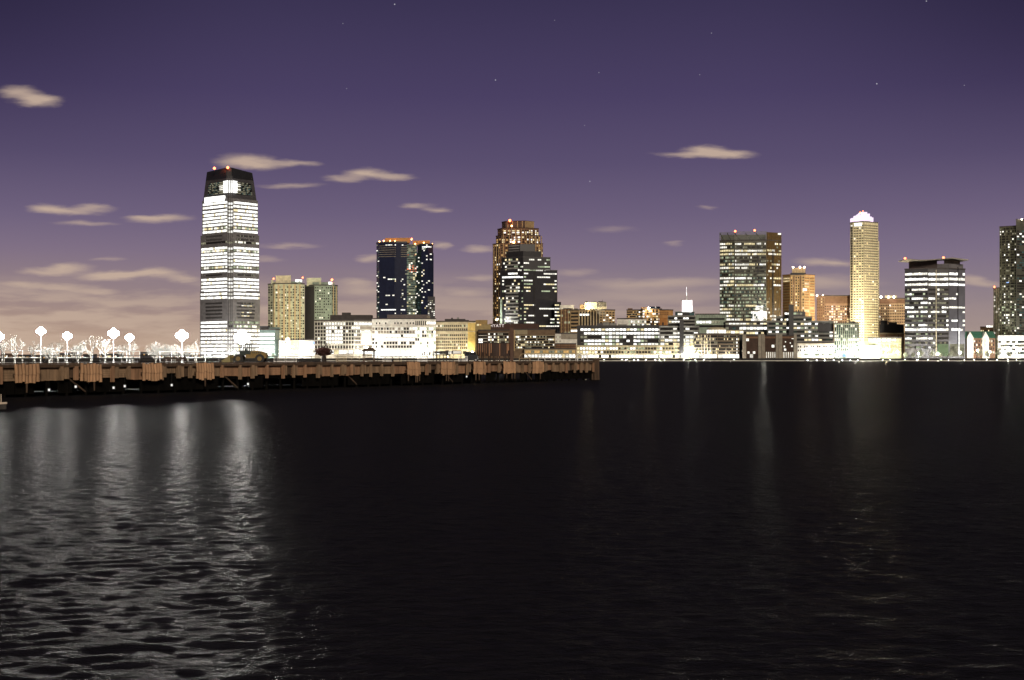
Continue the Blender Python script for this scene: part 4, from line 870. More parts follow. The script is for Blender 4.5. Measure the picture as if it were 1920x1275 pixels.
# ---- art deco residential tower with lit crown
def deco_tower():
    ch = [(1594, 1662), (1600, 1654), (1620, 1646), (1646, 1660)]
    b = Bld('apartment_tower', 'slender cream art deco tower with a glowing violet white stepped crown', ch, 418, mat('deco_stone', (.86, .76, .51), .8), 34, 'skyscraper'); r = b.rng
    b.mass('side_bay', [(1640, 1662), (1648.5, 1668)], None, 452, mat('deco_stone', (.86, .76, .51), .8), 24)
    g = lambda q: (lambda c, w: r.choice([WH, WY, WH]) if r.random() < q else VOID if r.random() < .93 else None)
    b.grid(0, 421, 640, 46, 1, .5, .55, g(.05)); b.grid(1, 421, 640, 46, 4, .56, .52, g(.045)); b.grid(2, 421, 640, 46, 7, .5, .52, lambda c, w: (WB if r.random() < .16 else VOID) if c == 4 else (WY if r.random() < .05 else VOID)); b.grid(0, 455, 640, 40, 2, .46, .55, g(.06), chain=[(1640, 1662), (1648.5, 1668)])
    b.fins(1, 416, 640, 5, .9, .6, CREAM, -.1, 1.1); b.fins(2, 416, 640, 8, .8, .6, CREAM, -.06, 1.06)
    cr = emit('crown_glow', (.97, .78, 1), 1.25, 0, True); cs = mat('crown_stone', (.7, .64, .72), .7)
    Y = 1664; mb = MB()
    for (a, c_, y0, y1) in ((1597, 1602, 418, 409), (1603, 1611, 418, 404.5), (1632, 1637, 418, 408)): mb.box(((X(a, Y) + X(c_, Y)) / 2, Y + 3, (Z(y0, Y) + Z(y1, Y)) / 2), (X(c_, Y) - X(a, Y), 9, Z(y1, Y) - Z(y0, Y)), cr)
    for (a, c_, y0, y1, m) in ((1599, 1636, 418.2, 414, cs), (1605, 1634.5, 414, 406, cr), (1611, 1631, 406, 400.5, cr), (1614.5, 1626, 400.5, 397.5, cr)):
        mb.box(((X(a, Y) + X(c_, Y)) / 2, Y + 7, (Z(y0, Y) + Z(y1, Y)) / 2), (X(c_, Y) - X(a, Y), 14, Z(y1, Y) - Z(y0, Y)), m)
    mb.build('crown', b.root); b.beacon(1613, 398.8, 1664, 1.1); b.beacon(1618, 396, 1668, .7, RED, 4)
    b.panel(1, 418, 424, 0.1, .8, WB, 'glow_parapet', .7); b.done()  # glowing panel imitates floodlit stone below the crown
    b = Bld('apartment_block', 'tan brick slab with closely spaced windows right of the art deco tower', [(1648, 1694), (1700, 1690)], 560.5, mat('peach_brick', (.40, .28, .17), .85), 22, 'apartment building'); r = b.rng
    b.mass('penthouse', [(1659, 1700), (1682, 1700)], 560.5, 554, BEIGE, 8); b.panel(0, 561, 569, 0, 1, BROWN, 'attic_wall', .3)
    b.grid(0, 570, 612, 8, 16, .62, .5, lambda c, q: r.choice([WB, WH, WY]) if r.random() < .13 else BROWND)
    for px in (1666, 1676, 1652): b.beacon(px, 557, 1688, 1.3, emit('crown_spot', (1, .8, .6), 25), 1)
    b.done()
    b = Bld('theatre_block', 'dark windowless block with a brown lower wall beside the canopied glass office', [(1650, 1560), (1696, 1556)], 624, BROWN, 24, 'building', roof=False)
    b.mass('black_upper', [(1649, 1570), (1695, 1568)], 624, 608, BLACK, 14); b.mass('black_upper', [(1651, 1572), (1664, 1572)], 608, 601, BLACK, 8); b.mass('black_upper', [(1666, 1574), (1682, 1572)], 608, 604, BLACK, 8); b.bands([0], [625.5], 1.2, .9, TAUPE); b.fins(0, 626, 665, 2, 1, .5, BROWND); b.done()
    b = Bld('pavilion_hall', 'floodlit low hall with pale green walls below the slender cream tower', [(1628, 1510), (1652, 1504), (1690, 1510)], 634, mat('hall_green', (.26, .265, .15), .85), 20, 'hall'); r = b.rng
    b.mass('lower_hall', [(1612, 1502), (1650, 1500)], None, 648, WHITEC, 12); b.rib([0, 1], 637.5, 5, [[WB, WB, WB], [WB, WB, WH, WY]], gap=.1); b.grid(0, 651, 662, 2, 6, .5, .6, lambda c, q: WG if r.random() < .5 else WH, chain=[(1612, 1502), (1650, 1500)]); b.grid(1, 645, 664, 2, 5, .5, .6, lambda c, q: WY); b.done()
deco_tower()

# ---- canopied glass office and far right tower
def right_group():
    ch = [(1696.5, 1520), (1740, 1508), (1779, 1506), (1809.5, 1518)]
    b = Bld('glass_office', 'mid height glass office with an overhanging curved roof canopy and white lit floors', ch, 505, GREYD, 40, 'office building'); r = b.rng
    b.mass('penthouse', [(1704, 1524), (1757, 1516)], 505, 488.5, mat('plum_penthouse', (.055, .04, .037), .8), 18); b.mass('penthouse', [(1757, 1516), (1779, 1510), (1806, 1520)], 505, 495, GREY, 20); b.mass('penthouse', [(1770, 1520), (1800, 1524)], 495, 487.5, TAUPE, 12)
    mb = MB(); n = 13; Y = 1516
    for side in (0,):
        xs = [1696 + (1772 - 1696) * k / n for k in range(n + 1)] + [1780, 1790, 1800, 1809.5]
        ztop = [486.2 + 2.2 * math.sin(math.pi * (x - 1694) / 62) if x < 1756 else 486.8 - (x - 1756) / 22 * 2.5 if x < 1778 else 484 + (x - 1778) / 33 * 4.2 for x in xs]
        vs = []
        for x, y in zip(xs, ztop):
            for yy, dz in ((1504, 0), (1540, 0), (1504, -.9), (1540, -.9)): vs.append((X(x, Y), yy, Z(y, Y) + dz))
        fs = []
        for k in range(len(xs) - 1):
            a, c_ = 4 * k, 4 * k + 4; fs += [(a, c_, c_ + 1, a + 1), (a + 2, a + 3, c_ + 3, c_ + 2), (a, a + 2, c_ + 2, c_), (a + 1, c_ + 1, c_ + 3, a + 3)]
        e = 4 * (len(xs) - 1); fs += [(0, 1, 3, 2), (e, e + 2, e + 3, e + 1)]
        mb.add(vs, fs, TAUPE)
    mb.build('roof_canopy', b.root)
    hot = [.97, 1, .95, .35, .3, .35, .6, .6, .6, .15, .3, .35, .95, .15, .5, .3, .1]
    for k in range(17):
        y = 514.5 + k * (9.6 if k < 3 else 8.15) + (4 if k >= 3 else 0); y = 513.5 + k * 9.8 if k < 3 else 543 + (k - 3) * 8.3; q = hot[k]
        A = runs(r, 10, q, [WB, WB, WH], None, .55); Bq = runs(r, 9, q, [WB, WB, WH], None, .55); C = runs(r, 7, q * .7, [WB, WH], None, .6)
        A = [m or r.choice([VOID, WD, WG, VOID]) for m in A]; Bq = [m or r.choice([VOID, VOID, WD]) for m in Bq]; C = [m or None for m in C]
        b.rib([0, 1, 2], y, 5 if q > .9 else 4.0, [A, Bq, C], .01, .98, gap=.07, jit=.25)
    b.panel(2, 506, 668, .02, .98, mat('grey_blue_glass', (.10, .10, .115), .3, 0, .2, .08), 'glass_wall', .15)
    b.fins(2, 500, 668, 1, 1.0, .6, BLACK, .5, .6, name='service_strip'); b.fins(1, 506, 668, 1, .7, .5, CREAM, .36, .42, name='pale_mullion_rib')  # black service strip and a cream coloured mullion
    mb = MB(); x, Y = X(1796.5, 1512), 1509; mb.box((x, Y, (Z(665, Y) + Z(615, Y)) / 2), (.7, .4, Z(615, Y) - Z(665, Y)), WB); mb.build('light_blade', b.root)
    b.panel(1, 645, 668, .45, .98, mat('hedge_green_wall', (.028, .045, .02), .9), 'planted_wall', .8); b.panel(2, 645, 668, .05, .95, WD, 'lobby_window', .5)
    b.beacon(1697, 484.5, 1505, 1.3); b.beacon(1769, 483, 1505, 1.3); b.done()
    # gabled brick row
    b = Bld('gabled_house', 'brick row with two white gabled bays and a green roof at the right shore', [(1811, 1540), (1866, 1538)], 634, BROWN, 18, 'house', roof=False); r = b.rng
    Y = 1539; x0, x1 = X(1809, Y), X(1867, Y); zt, zb = Z(621, Y), Z(633.6, Y); mb = MB()
    mb.add([(x0, Y - 1.5, zb), (x1, Y - 1.5, zb), (x1, Y + 9, zt), (x0, Y + 9, zt), (x0, Y + 19, zb), (x1, Y + 19, zb)], [(0, 1, 2, 3), (3, 2, 5, 4), (0, 3, 4), (1, 5, 2), (0, 4, 5, 1)], GREENR); mb.build('roof', b.root)
    for px in (1818, 1847):
        mb = MB(); a, c_ = X(px - 6, Y), X(px + 6, Y); z0, z1, z2 = GZ, Z(633, Y), Z(622, Y)
        vs = [(a, Y - 2.2, z0), (c_, Y - 2.2, z0), (c_, Y - 2.2, z1), ((a + c_) / 2, Y - 2.2, z2), (a, Y - 2.2, z1)]; vs += [(q[0], Y + 7, q[2]) for q in vs]
        mb.add(vs, [(0, 1, 2, 3, 4), (9, 8, 7, 6, 5), (0, 5, 6, 1), (1, 6, 7, 2), (2, 7, 8, 3), (3, 8, 9, 4), (4, 9, 5, 0)], WHITEC); mb.build('gable_bay', b.root)
    for x_0, x_1, n in ((.25, .58, 4), (.78, .98, 3), (0.0, .06, 1)): b.grid(0, 636, 664, 4, n, .5, .55, lambda c, q: r.choice([WY, VOID, WH, VOID]), x_0, x_1)
    for a, c_ in ((.07, .2), (.6, .73)):
        b.grid(0, 636, 664, 4, 1, .4, .55, lambda c, q: r.choice([VOID, WY, WH]), a, c_, chain=[(1811, 1537.4), (1866, 1535.4)])
    b.done()
    b = Bld('apartment_block', 'brown apartment roofline with floodlights behind the gabled brick row', [(1838, 1640), (1866, 1636)], 614, BROWN, 16, 'apartment building'); b.rib(0, 612, 3.6, [WB, WB, WH, None], .4, 1); b.grid(0, 617, 630, 2, 8, .5, .5, lambda c, q: WY if b.rng.random() < .2 else VOID); b.done()
    ch = [(1874, 1580), (1906, 1568)]
    b = Bld('apartment_tower', 'dark olive apartment tower cut by the right edge of the view', ch, 425.5, mat('olive_brick', (.10, .10, .065), .85), 34, 'apartment tower'); r = b.rng
    e = [(1905, 1564), (1950, 1570)]; b.mass('main_wall', e, None, 413, mat('olive_dark', (.06, .06, .045), .85), 34); b.roof(e, 413, 34, GREYD)
    for k in range(41):
        y = 429 + k * 4.9
        b.rib(0, y, 2.6, [r.choice([WB, WH]) if r.random() < .07 else r.choice([VOID, WD, VOID, VOID, None, WG if k > 25 else VOID]) for _ in range(8)], .03, .97, gap=.2)
        b.rib(0, y, 2.6, [r.choice([WB, WH]) if r.random() < .09 else r.choice([VOID, WT, VOID, None]) for _ in range(9)], .03, .97, e, gap=.2)
    b.fins(0, 426, 628, 4, 1.0, .9, mat('olive_brick', (.10, .10, .065), .85)); b.bands([0], [430 + 4.9 * k + .9 for k in range(41)], .5, .7, OLIVE, .15, 1)
    b.grid(0, 528, 533, 1, 1, 1, 1, lambda c, q: WBL, .4, .55)
    lo = [(1871, 1560), (1948, 1556)]; b.mass('podium', lo, None, 629, WHITEC, 10)
    for y, q in ((632, 1), (641, .3), (648, .5), (655, .5), (662, .8)): b.rib(0, y, 5 if q == 1 else 4.2, [WB if r.random() < q else r.choice([VOID, WD, WT]) for _ in range(14)], .0, .98, lo, gap=.06 if q == 1 else .3)
    b.beacon(1916, 411, 1562, .9, emit('crown_spot', (1, .8, .6), 25), 6); b.done()
    b = Bld('apartment_block', 'narrow ribbed block with a small red roof light just left of the edge tower', [(1862.5, 1600), (1874.5, 1592)], 541, mat('olive_brick', (.10, .10, .065), .85), 20, 'apartment building'); r = b.rng
    b.grid(0, 543, 655, 20, 3, .6, .5, lambda c, q: WB if r.random() < .1 else r.choice([VOID, WD, VOID])); b.fins(0, 541, 655, 3, .8, .7, TAUPE); b.beacon(1864.5, 538, 1594, 1.1); b.done()
right_group()

# ---- low distant roofs on the left, behind the promenade trees
def far_left():
    rr = random.Random(3)
    specs = [(2, 30, 662, 'low dark shed with amber windows at the far left shoreline'), (34, 62, 664, 'low brown depot behind the first tall promenade tree'), (66, 105, 665, 'long low depot with small white windows left of the second lamp'),
             (112, 150, 661, 'low building with yellow lit windows behind the second lamp post'), (156, 182, 663, 'low dark depot with a bluish window behind the thin tree'), (186, 232, 662, 'long dark depot with warm windows below the twin lamps'),
             (262, 290, 659, 'small boxy depot left of the round tree group'), (300, 340, 662, 'low depot with faint windows below the last left lamp'), (344, 372, 661, 'low depot touching the foot of the tallest tower')]
    for a, c_, y, lab in specs:
        b = Bld('depot_building', lab, [(a, 1660), (c_, 1656)], y + 2.5, rr.choice([BROWN, GREYD, mat('depot_dark', (.05, .05, .055), .8)]), 16, 'depot', 'low depots on the far shore')
        b.rib(0, y + 6, 2.6, [rr.choice([WY, WO, WH, None, VOID, None, WBL if a == 156 else WO]) for _ in range(int((c_ - a) / 3))], .05, .95, gap=.3); b.done()
far_left()

# ---- steam from the tan office roof
def steam():
    m = bpy.data.materials.new('steam'); m.use_nodes = True; nt = m.node_tree; N = nt.nodes; L = nt.links; N.remove(N['Principled BSDF'])
    v = N.new('ShaderNodeVolumePrincipled'); v.inputs['Color'].default_value = (1, .97, .9, 1)
    tc = N.new('ShaderNodeTexCoord'); nz = N.new('ShaderNodeTexNoise'); nz.inputs['Scale'].default_value = .12; nz.inputs['Detail'].default_value = 3; L.new(tc.outputs['Object'], nz.inputs['Vector'])
    mr = N.new('ShaderNodeMapRange'); mr.inputs[1].default_value = .4; mr.inputs[2].default_value = .7; mr.inputs[3].default_value = .0; mr.inputs[4].default_value = .14; L.new(nz.outputs[0], mr.inputs[0])
    L.new(mr.outputs[0], v.inputs['Density']); L.new(v.outputs[0], N['Material Output'].inputs['Volume'])
    Y = 1568; mb = MB(); mb.tube((X(1140, Y), Y, Z(604, Y)), (X(1119, Y), Y, Z(573, Y)), 2.2, 6.5, m, 12)
    o = mb.build('steam_plume'); tag(o, 'pale steam plume drifting up from the roof between the tan office and the long black one', 'steam', kind='stuff')
steam()
# ================================================================== PIER
PA = Vector((-54.3, 135.8)); PU = Vector((.544, .839)); PN = Vector((-.839, .544)); PRZ = math.atan2(.839, .544)
DZ = 3.5
def W(t, s, z): p = PA + PU * t + PN * s; return Vector((p.x, p.y, z))
def T(px, s=0.):
    k = (px - 960) / F; return (k * (135.8 + .544 * s) + 54.3 + .839 * s) / (.544 - .839 * k)
WOODM = mat('weathered_plank', (.29, .165, .095), .9, 0, .5, 1.2, (1, 1, .15), bump=.02)
WOODD = mat('dark_timber', (.07, .042, .025), .9, 0, .45, 1.5, (1, 1, .2), bump=.02)
WOODP = mat('post_timber', (.23, .15, .09), .9, 0, .45, 1.5, (1, 1, .2), bump=.02)
FEND = mat('fender_timber', (.40, .235, .13), .85, 0, .4, 1.8, (1, 1, .12), bump=.02)
TARSHADE = mat('tar_and_shade_black', (.004, .0035, .003), .9, 0, .5, 1.5, (1, 1, .2), spec=.05)  # tar black, lowered further to carry the shade under the deck
RUBBER = mat('rubber', (.02, .02, .02), .8)
TEND = T(1118)
def pier():
    rr = random.Random(11); root = thing('pier', W(0, 0, 0), 'long weathered timber pier on dark piles with pale fender piles along its side', 'pier')
    def B(mb, t, s, z, st, ss, sz, m): p = W(t, s, z); mb.box(p, (st, ss, sz), m, PRZ)
    T0 = -42; L = TEND - T0; tm = (TEND + T0) / 2
    mb = MB(); B(mb, tm, 11, DZ - .2, L, 22, .4, WOODD); mb.build('deck', root)
    mb = MB(); B(mb, tm, -.17, DZ - .14, L, .34, .36, WOODD); B(mb, tm, -.2, DZ + .12, L, .2, .12, WOODD); mb.build('edge_beam', root)
    t = T0; k = 0; nposts = 0; fend = [(20, 67), (144, 184), (260, 297), (361, 394), (757, 781), (821, 847), (882, 904), (938, 960), (993, 1013)]
    fr = [(T(a), T(b)) for a, b in fend]
    while t < TEND - 1:
        w = rr.uniform(2.0, 3.1); e = min(t + w, TEND)
        bot = rr.choice([1.7, 1.75, 1.85, 1.95, 2.05, 2.4]); mb = MB(); n = max(3, int((e - t) / .3))
        hor = rr.random() < .3
        wm = rr.choice([WOODM, WOODM, WOODP, WOODD])
        if hor:
            for q in range(5): z0 = bot + (3.18 - bot) * (q + .5) / 5; B(mb, (t + e) / 2, .12 + rr.uniform(0, .05), z0, e - t, .1, (3.18 - bot) / 5 * .94, wm)
        else:
            for q in range(n): B(mb, t + (e - t) * (q + .5) / n, .12 + rr.uniform(0, .06), (bot + 3.18) / 2 + rr.uniform(-.06, .0), (e - t) / n * .96, .1, 3.18 - bot, wm)
        o = mb.build('side_panel', root)
        if rr.random() < .74: mb = MB(); B(mb, (t + e) / 2, .42, 1.45, e - t - .1, .08, 2.3, TARSHADE); mb.build('shade_board', root)  # near-black board added for the darkness under the deck
        tw = t + rr.uniform(-.15, .15); inside = any(a - .2 < tw < b + .2 for a, b in fr)
        if not inside:
            mb = MB(); wd = rr.uniform(.26, .46); zb = rr.choice([1.45, 1.55, 1.75]); B(mb, tw, -.28, (zb + 3.3) / 2, wd, .36, 3.3 - zb, rr.choice([WOODP, WOODP, WOODM])); mb.build('post', root)
            if rr.random() < .5:
                mb = MB(); B(mb, tw + rr.uniform(.5, .8), -.22, 2.55, rr.uniform(.3, .6), .24, 1.3, WOODP); mb.build('post', root)
        t = e
    mb = MB(); B(mb, tm, .6, 1.7, L, .3, .3, TARSHADE); mb.build('waler', root)
    t = T0 + .5; k = 0
    while t < TEND:
        mb = MB(); p = W(t, .55, -1); mb.tube(p, p + Vector((rr.uniform(-.08, .08), 0, 4.2)), .2, .17, TARSHADE, 8); mb.build('pile', root)
        if k % 2 == 0:
            mb = MB(); p = W(t + 1, 9, -1); mb.tube(p, p + Vector((0, 0, 4.2)), .2, .2, TARSHADE, 8); mb.build('pile', root)
        if k % 9 == 1:
            mb = MB(); mb.tube(W(t, .35, 2.0), W(t + 2.4, .35, .4), .11, .11, WOODD, 6); mb.build('brace', root)
        t += 2.65; k += 1
    for (a, b) in fr:
        mb = MB(); B(mb, (a + b) / 2, -.42, 2.45, b - a, .16, .22, WOODD); B(mb, (a + b) / 2, -.42, 3.3, b - a, .16, .22, WOODD)
        wal = mb.build('fender', root); n = max(7, int(round((b - a) / .42)))
        for q in range(n):
            tt = a + (b - a) * (q + .5) / n; r = (b - a) / n * .47; zb = rr.uniform(1.45, 1.72); long = rr.random() < .2
            lean = rr.uniform(-.05, .16); p0 = W(tt + lean, -.62, zb); p1 = W(tt - lean * .2, -.62, DZ + rr.uniform(-.02, .16)); pm = p0.lerp(p1, .42) + Vector((rr.uniform(-.03, .03), 0, 0))
            mb = MB(); mb.tube(p0, pm, r * 1.05, r * .98, FEND, 8); mb.tube(pm + Vector((.05, 0, .03)), p1, r, r * .9, FEND, 8)
            if long: mb.tube(p0 + Vector((0, 0, -1.0)), p0, r * .45, r * .6, WOODD, 6)
            mb.build('fender_pile', wal)
    mb = MB()
    for q in range(6):
        p = W(TEND + .2 - q % 3 * .55, -.3 + (q // 3) * .6, -1); mb.tube(p, p + Vector((rr.uniform(-.05, .05), 0, 5.0 - .2 * (q % 3))), .3, .26, WOODD, 10)
    mb.build('corner_dolphin', root)
    mb = MB(); B(mb, TEND + .3, 11, 2.6, .16, 21, 1.6, WOODM); mb.build('end_panel', root)
pier()

def railing(t0, t1, s, step, h, m, label, rails=(.98, .62, .3), r=.035, z=DZ, name='railing', pr=.045, cat='railing', group=None):
    root = thing(name, W((t0 + t1) / 2, s, z), label, cat, group); n = int(round((t1 - t0) / step))
    for k in range(n + 1):
        p = W(t0 + (t1 - t0) * k / n, s, z); mb = MB(); mb.tube(p, p + Vector((0, 0, h)), pr, pr, m, 6); mb.build('post', root)
    for q in rails: mb = MB(); mb.tube(W(t0, s, z + h * q), W(t1, s, z + h * q), r, r, m, 6); mb.build('rail', root)
    return root
railing(T(-40), T(403), .35, 1.62, 1.05, DSTEEL, 'long dark steel railing along the near end of the pier deck')
railing(T(505), T(588), .4, 1.9, .95, DSTEEL, 'short dark railing on the pier between the yellow loader and the dark red tree', (.97, .5))
railing(T(634), T(678), .4, 1.7, 1.0, mat('rail_ochre', (.25, .2, .12), .6), 'ochre post and rail fence left of the open pier shelter', (.95, .55, .2), cat='fence', name='fence')
railing(T(712), T(806), .4, 1.8, .95, DSTEEL, 'thin dark railing on the pier between the open shelter and the scaffold frame', (.97, .5))
railing(T(1014), T(1106), .5, 2.3, 1.15, WPAINT, 'white post and rail barrier at the far end of the pier', (.97, .55), .05, pr=.06)

def loader():
    t = T(468, 5); c = W(t, 5, DZ); root = thing('wheel_loader', c, 'yellow wheel loader with a dark open cab parked on the pier deck', 'loader')
    YEL = mat('machine_yellow', (.22, .145, .04), .6, 0, .3, 1.5); DK = mat('cab_green_black', (.018, .03, .026), .5)
    def at(x, y, z): return c + Vector((x, y, z))     # x across the view, in metres
    m = YEL; mb = MB(); mb.box(at(1.0, 0, .95), (2.8, 1.5, .5), m); mb.build('chassis', root)
    mb = MB(); nx = 10
    prof = [(.25, 1.2), (.3, 1.62), (.9, 1.7), (1.6, 1.62), (2.15, 1.42), (2.35, 1.2)]
    vs = [at(x, -.65, z) for x, z in prof] + [at(x, .65, z) for x, z in prof]; n = len(prof)
    mb.add(vs, [tuple(range(n)), tuple(range(2 * n - 1, n - 1, -1))] + [(i, n + i, n + (i + 1) % n, (i + 1) % n) for i in range(n)], m); hood = mb.build('hood', root)
    mb = MB(); [mb.box(at(.6 + .25 * k, -.68, 1.42), (.14, .06, .2), DK) for k in range(5)]; mb.build('grille', hood)
    mb = MB(); mb.box(at(-.55, 0, 1.35), (1.4, 1.2, .6), DK); cab = mb.build('cab', root)
    for x in (-1.2, -.75, -.15, .12):
        for y in (-.55, .55):
            mb = MB(); mb.tube(at(x * .95, y, 1.6), at(x, y, 2.48), .06, .06, DK, 6); mb.build('cab_post', cab)
    mb = MB(); mb.box(at(-.55, 0, 2.52), (1.75, 1.4, .09), DK); mb.build('canopy', cab)
    mb = MB(); mb.tube(at(-.5, 0, 1.6), at(-.55, 0, 2.05), .2, .16, DK, 8); mb.build('driver_seat', cab)
    for x in (-1.35, 1.55):
        for y in (-.85, .85):
            mb = MB(); mb.tube(at(x, y - .2, .62), at(x, y + .2, .62), .62, .62, RUBBER, 18); w = mb.build('wheel', root)
            mb = MB(); mb.tube(at(x, y - .23, .62), at(x, y + .23, .62), .3, .3, YEL, 12); mb.build('rim', w)
    mb = MB(); mb.tube(at(-1.0, -.45, 1.2), at(-2.5, -.45, .75), .13, .11, m, 8); mb.tube(at(-1.0, .45, 1.2), at(-2.5, .45, .75), .13, .11, m, 8); mb.build('lift_arm', root)
    mb = MB(); pr = [(-2.4, .15), (-3.5, .1), (-3.9, .18), (-2.9, .75), (-2.45, 1.15)]; n = 5
    vs = [at(x, -1.1, z) for x, z in pr] + [at(x, 1.1, z) for x, z in pr]
    mb.add(vs, [tuple(range(n)), tuple(range(2 * n - 1, n - 1, -1))] + [(i, n + i, n + (i + 1) % n, (i + 1) % n) for i in range(n)], mat('bucket_steel', (.22, .19, .08), .6)); mb.build('bucket', root)
loader()

# ---- trees
def limb(mb, rr, p, d, L, r, depth, m, spread, twigs):
    q = p + d * L; mb.tube(p, q, r, r * .68, m, 5 if depth > 2 else 4, True)
    if depth == 0: return
    for k in range(rr.choice(twigs)):
        a = rr.uniform(.25, spread); b = rr.uniform(0, 6.283); o = d.orthogonal().normalized(); o2 = d.cross(o)
        nd = (d * math.cos(a) + (o * math.cos(b) + o2 * math.sin(b)) * math.sin(a)); nd.z += .10; nd.normalize()
        limb(mb, rr, p + d * L * rr.uniform(.65, 1), nd, L * rr.uniform(.62, .84), r * .6, depth - 1, m, spread, twigs)
BARK = mat('pale_bark', (.15, .145, .13), .8, 0, .2, 2)
def bare_tree(px, s, ytop, label, seed, group, bushy=False):
    rr = random.Random(seed); t = T(px, s); b = W(t, s, 3.3); H = Z(ytop, b.y) - 3.3
    root = thing('bare_tree', b, label, 'tree', group); mb = MB()
    tr = H * (.26 if not bushy else .16); mb.tube(b, b + Vector((0, 0, tr)), .17, .13, BARK, 8); mb.build('trunk', root); mb = MB()
    n = 5 if not bushy else 9
    for k in range(n):
        a = 6.283 * (k + rr.random() * .6) / n; e = rr.uniform(.35, .85) if k else .05
        d = Vector((math.cos(a) * math.sin(e), math.sin(a) * math.sin(e), math.cos(e)))
        limb(mb, rr, b + Vector((0, 0, tr * rr.uniform(.8, 1))), d, H * rr.uniform(.25, .32), .075, 4, BARK, .62, (2, 3) if not bushy else (3, 3))
    mb.build('crown', root)
G = 'bare trees on the lamp lit promenade'
for a in [(4, 34, 640, 'small bare tree half cut by the left edge, under the first lamp', 1), (28, 31, 626, 'large bare tree with an evenly branched crown between the first two lamps', 2),
          (64, 36, 639, 'compact bare tree just left of the tall second lamp', 3), (92, 33, 645, 'bushy white lit tree between the second and third lamps', 4, True), (109, 40, 636, 'thin open bare tree left of the third lamp post', 5),
          (146, 34, 640, 'bushy white lit tree right of the third lamp', 6, True), (172, 30, 629, 'slim upright bare tree with a sparse fan of branches', 7), (197, 31, 630, 'wide bare tree just left of the twin lamps', 8),
          (229, 37, 640, 'bare tree standing between the posts of the twin lamps', 9), (249, 34, 642, 'small bare tree right of the twin lamps', 10), (292, 32, 640, 'round bushy tree, left one of the dense white group', 11, True),
          (312, 38, 641, 'round bushy tree, middle one of the dense white group', 12, True), (327, 33, 643, 'bushy tree just left of the last lamp before the tall tower', 13, True), (352, 35, 645, 'bare tree right of the last lamp before the tall tower', 14),
          (368, 31, 641, 'thin bare tree touching the left edge of the tall bright tower', 15)]:
    bare_tree(*a[:5], G, a[5] if len(a) > 5 else False)

# ---- promenade behind the pier
g = MB(); g.box(W(25, 53, 1.2), (190, 60, 4.2), mat('promenade_paving', (.34, .33, .31), .9, 0, .2, .5), PRZ); structure(g.build('promenade'))
g = MB(); g.box(W(25, 22.7, 1.0), (190.2, .3, 3.9), mat('tar_and_shade_wall', (.018, .017, .016)), PRZ); structure(g.build('promenade_shade_wall'))  # dark skin added so the space under the deck stays black
GLOBE = emit('lamp_globe_light', (1, .985, .95), 480, 0, True)
def park_lamp(px, s, y, label, group='globe cluster lamps on the promenade', r=.30):
    t = T(px, s); b = W(t, s, 3.3); z = Z(y, b.y); root = thing('park_lamp', b, label, 'street lamp', group)
    c = Vector((b.x, b.y, z)); mb = MB(); mb.tube(b, c, .07, .05, STEEL, 10); mb.tube(b, b + Vector((0, 0, .5)), .18, .11, WPAINT, 10); mb.build('pole', root)
    mb = MB()
    for k in range(6): a = k * 1.0472 + .3; mb.tube(c + Vector((0, 0, -.5)), c + Vector((math.cos(a) * .4, math.sin(a) * .4, -.05)), .03, .03, STEEL, 6)
    mb.build('bracket', root)
    for k in range(8):
        a = k * 1.0472 + .3; p = c + (Vector((math.cos(a) * .42, math.sin(a) * .42, .0)) if k < 6 else Vector((0, 0, .36 if k == 6 else -.36))) * (r / .38)
        mb = MB(); mb.ball(p, r, GLOBE, 12, 8); mb.build('globe', root)
for a in [(-2, 29, 631, 'lit globe lamp at the left edge beside the half cut tree'), (77, 29, 621, 'tall lit globe lamp between the large bare tree and the bushy tree'), (126, 30, 630, 'lit globe lamp, shorter one between the two bushy trees'),
          (213, 29, 625, 'lit globe lamp, taller of the close pair', 'globe cluster lamps on the promenade', .38), (243, 31, 633, 'lit globe lamp, shorter right one of the close pair'), (341, 29, 629, 'lit globe lamp alone just left of the tall bright tower', 'globe cluster lamps on the promenade', .45),
          (454, 26, 632, 'lit globe lamp shining in front of the tall bright tower', 'globe cluster lamps on the promenade', .60)]:
    park_lamp(*a)
for (a, b_, lab) in ((8, 76, 'white tube barrier frame at the left end of the promenade'), (98, 170, 'white tube barrier frame on the promenade around the third lamp'), (188, 262, 'white tube barrier frame on the promenade under the twin lamps'), (300, 385, 'white tube barrier frame on the promenade under the last left lamp')):
    railing(T(a, 26.5), T(b_, 26.5), 26.5, 2.4, 1.9, WPAINT, lab, (.98, .5, .2), .05, 3.3, 'barrier', .06, 'barrier')

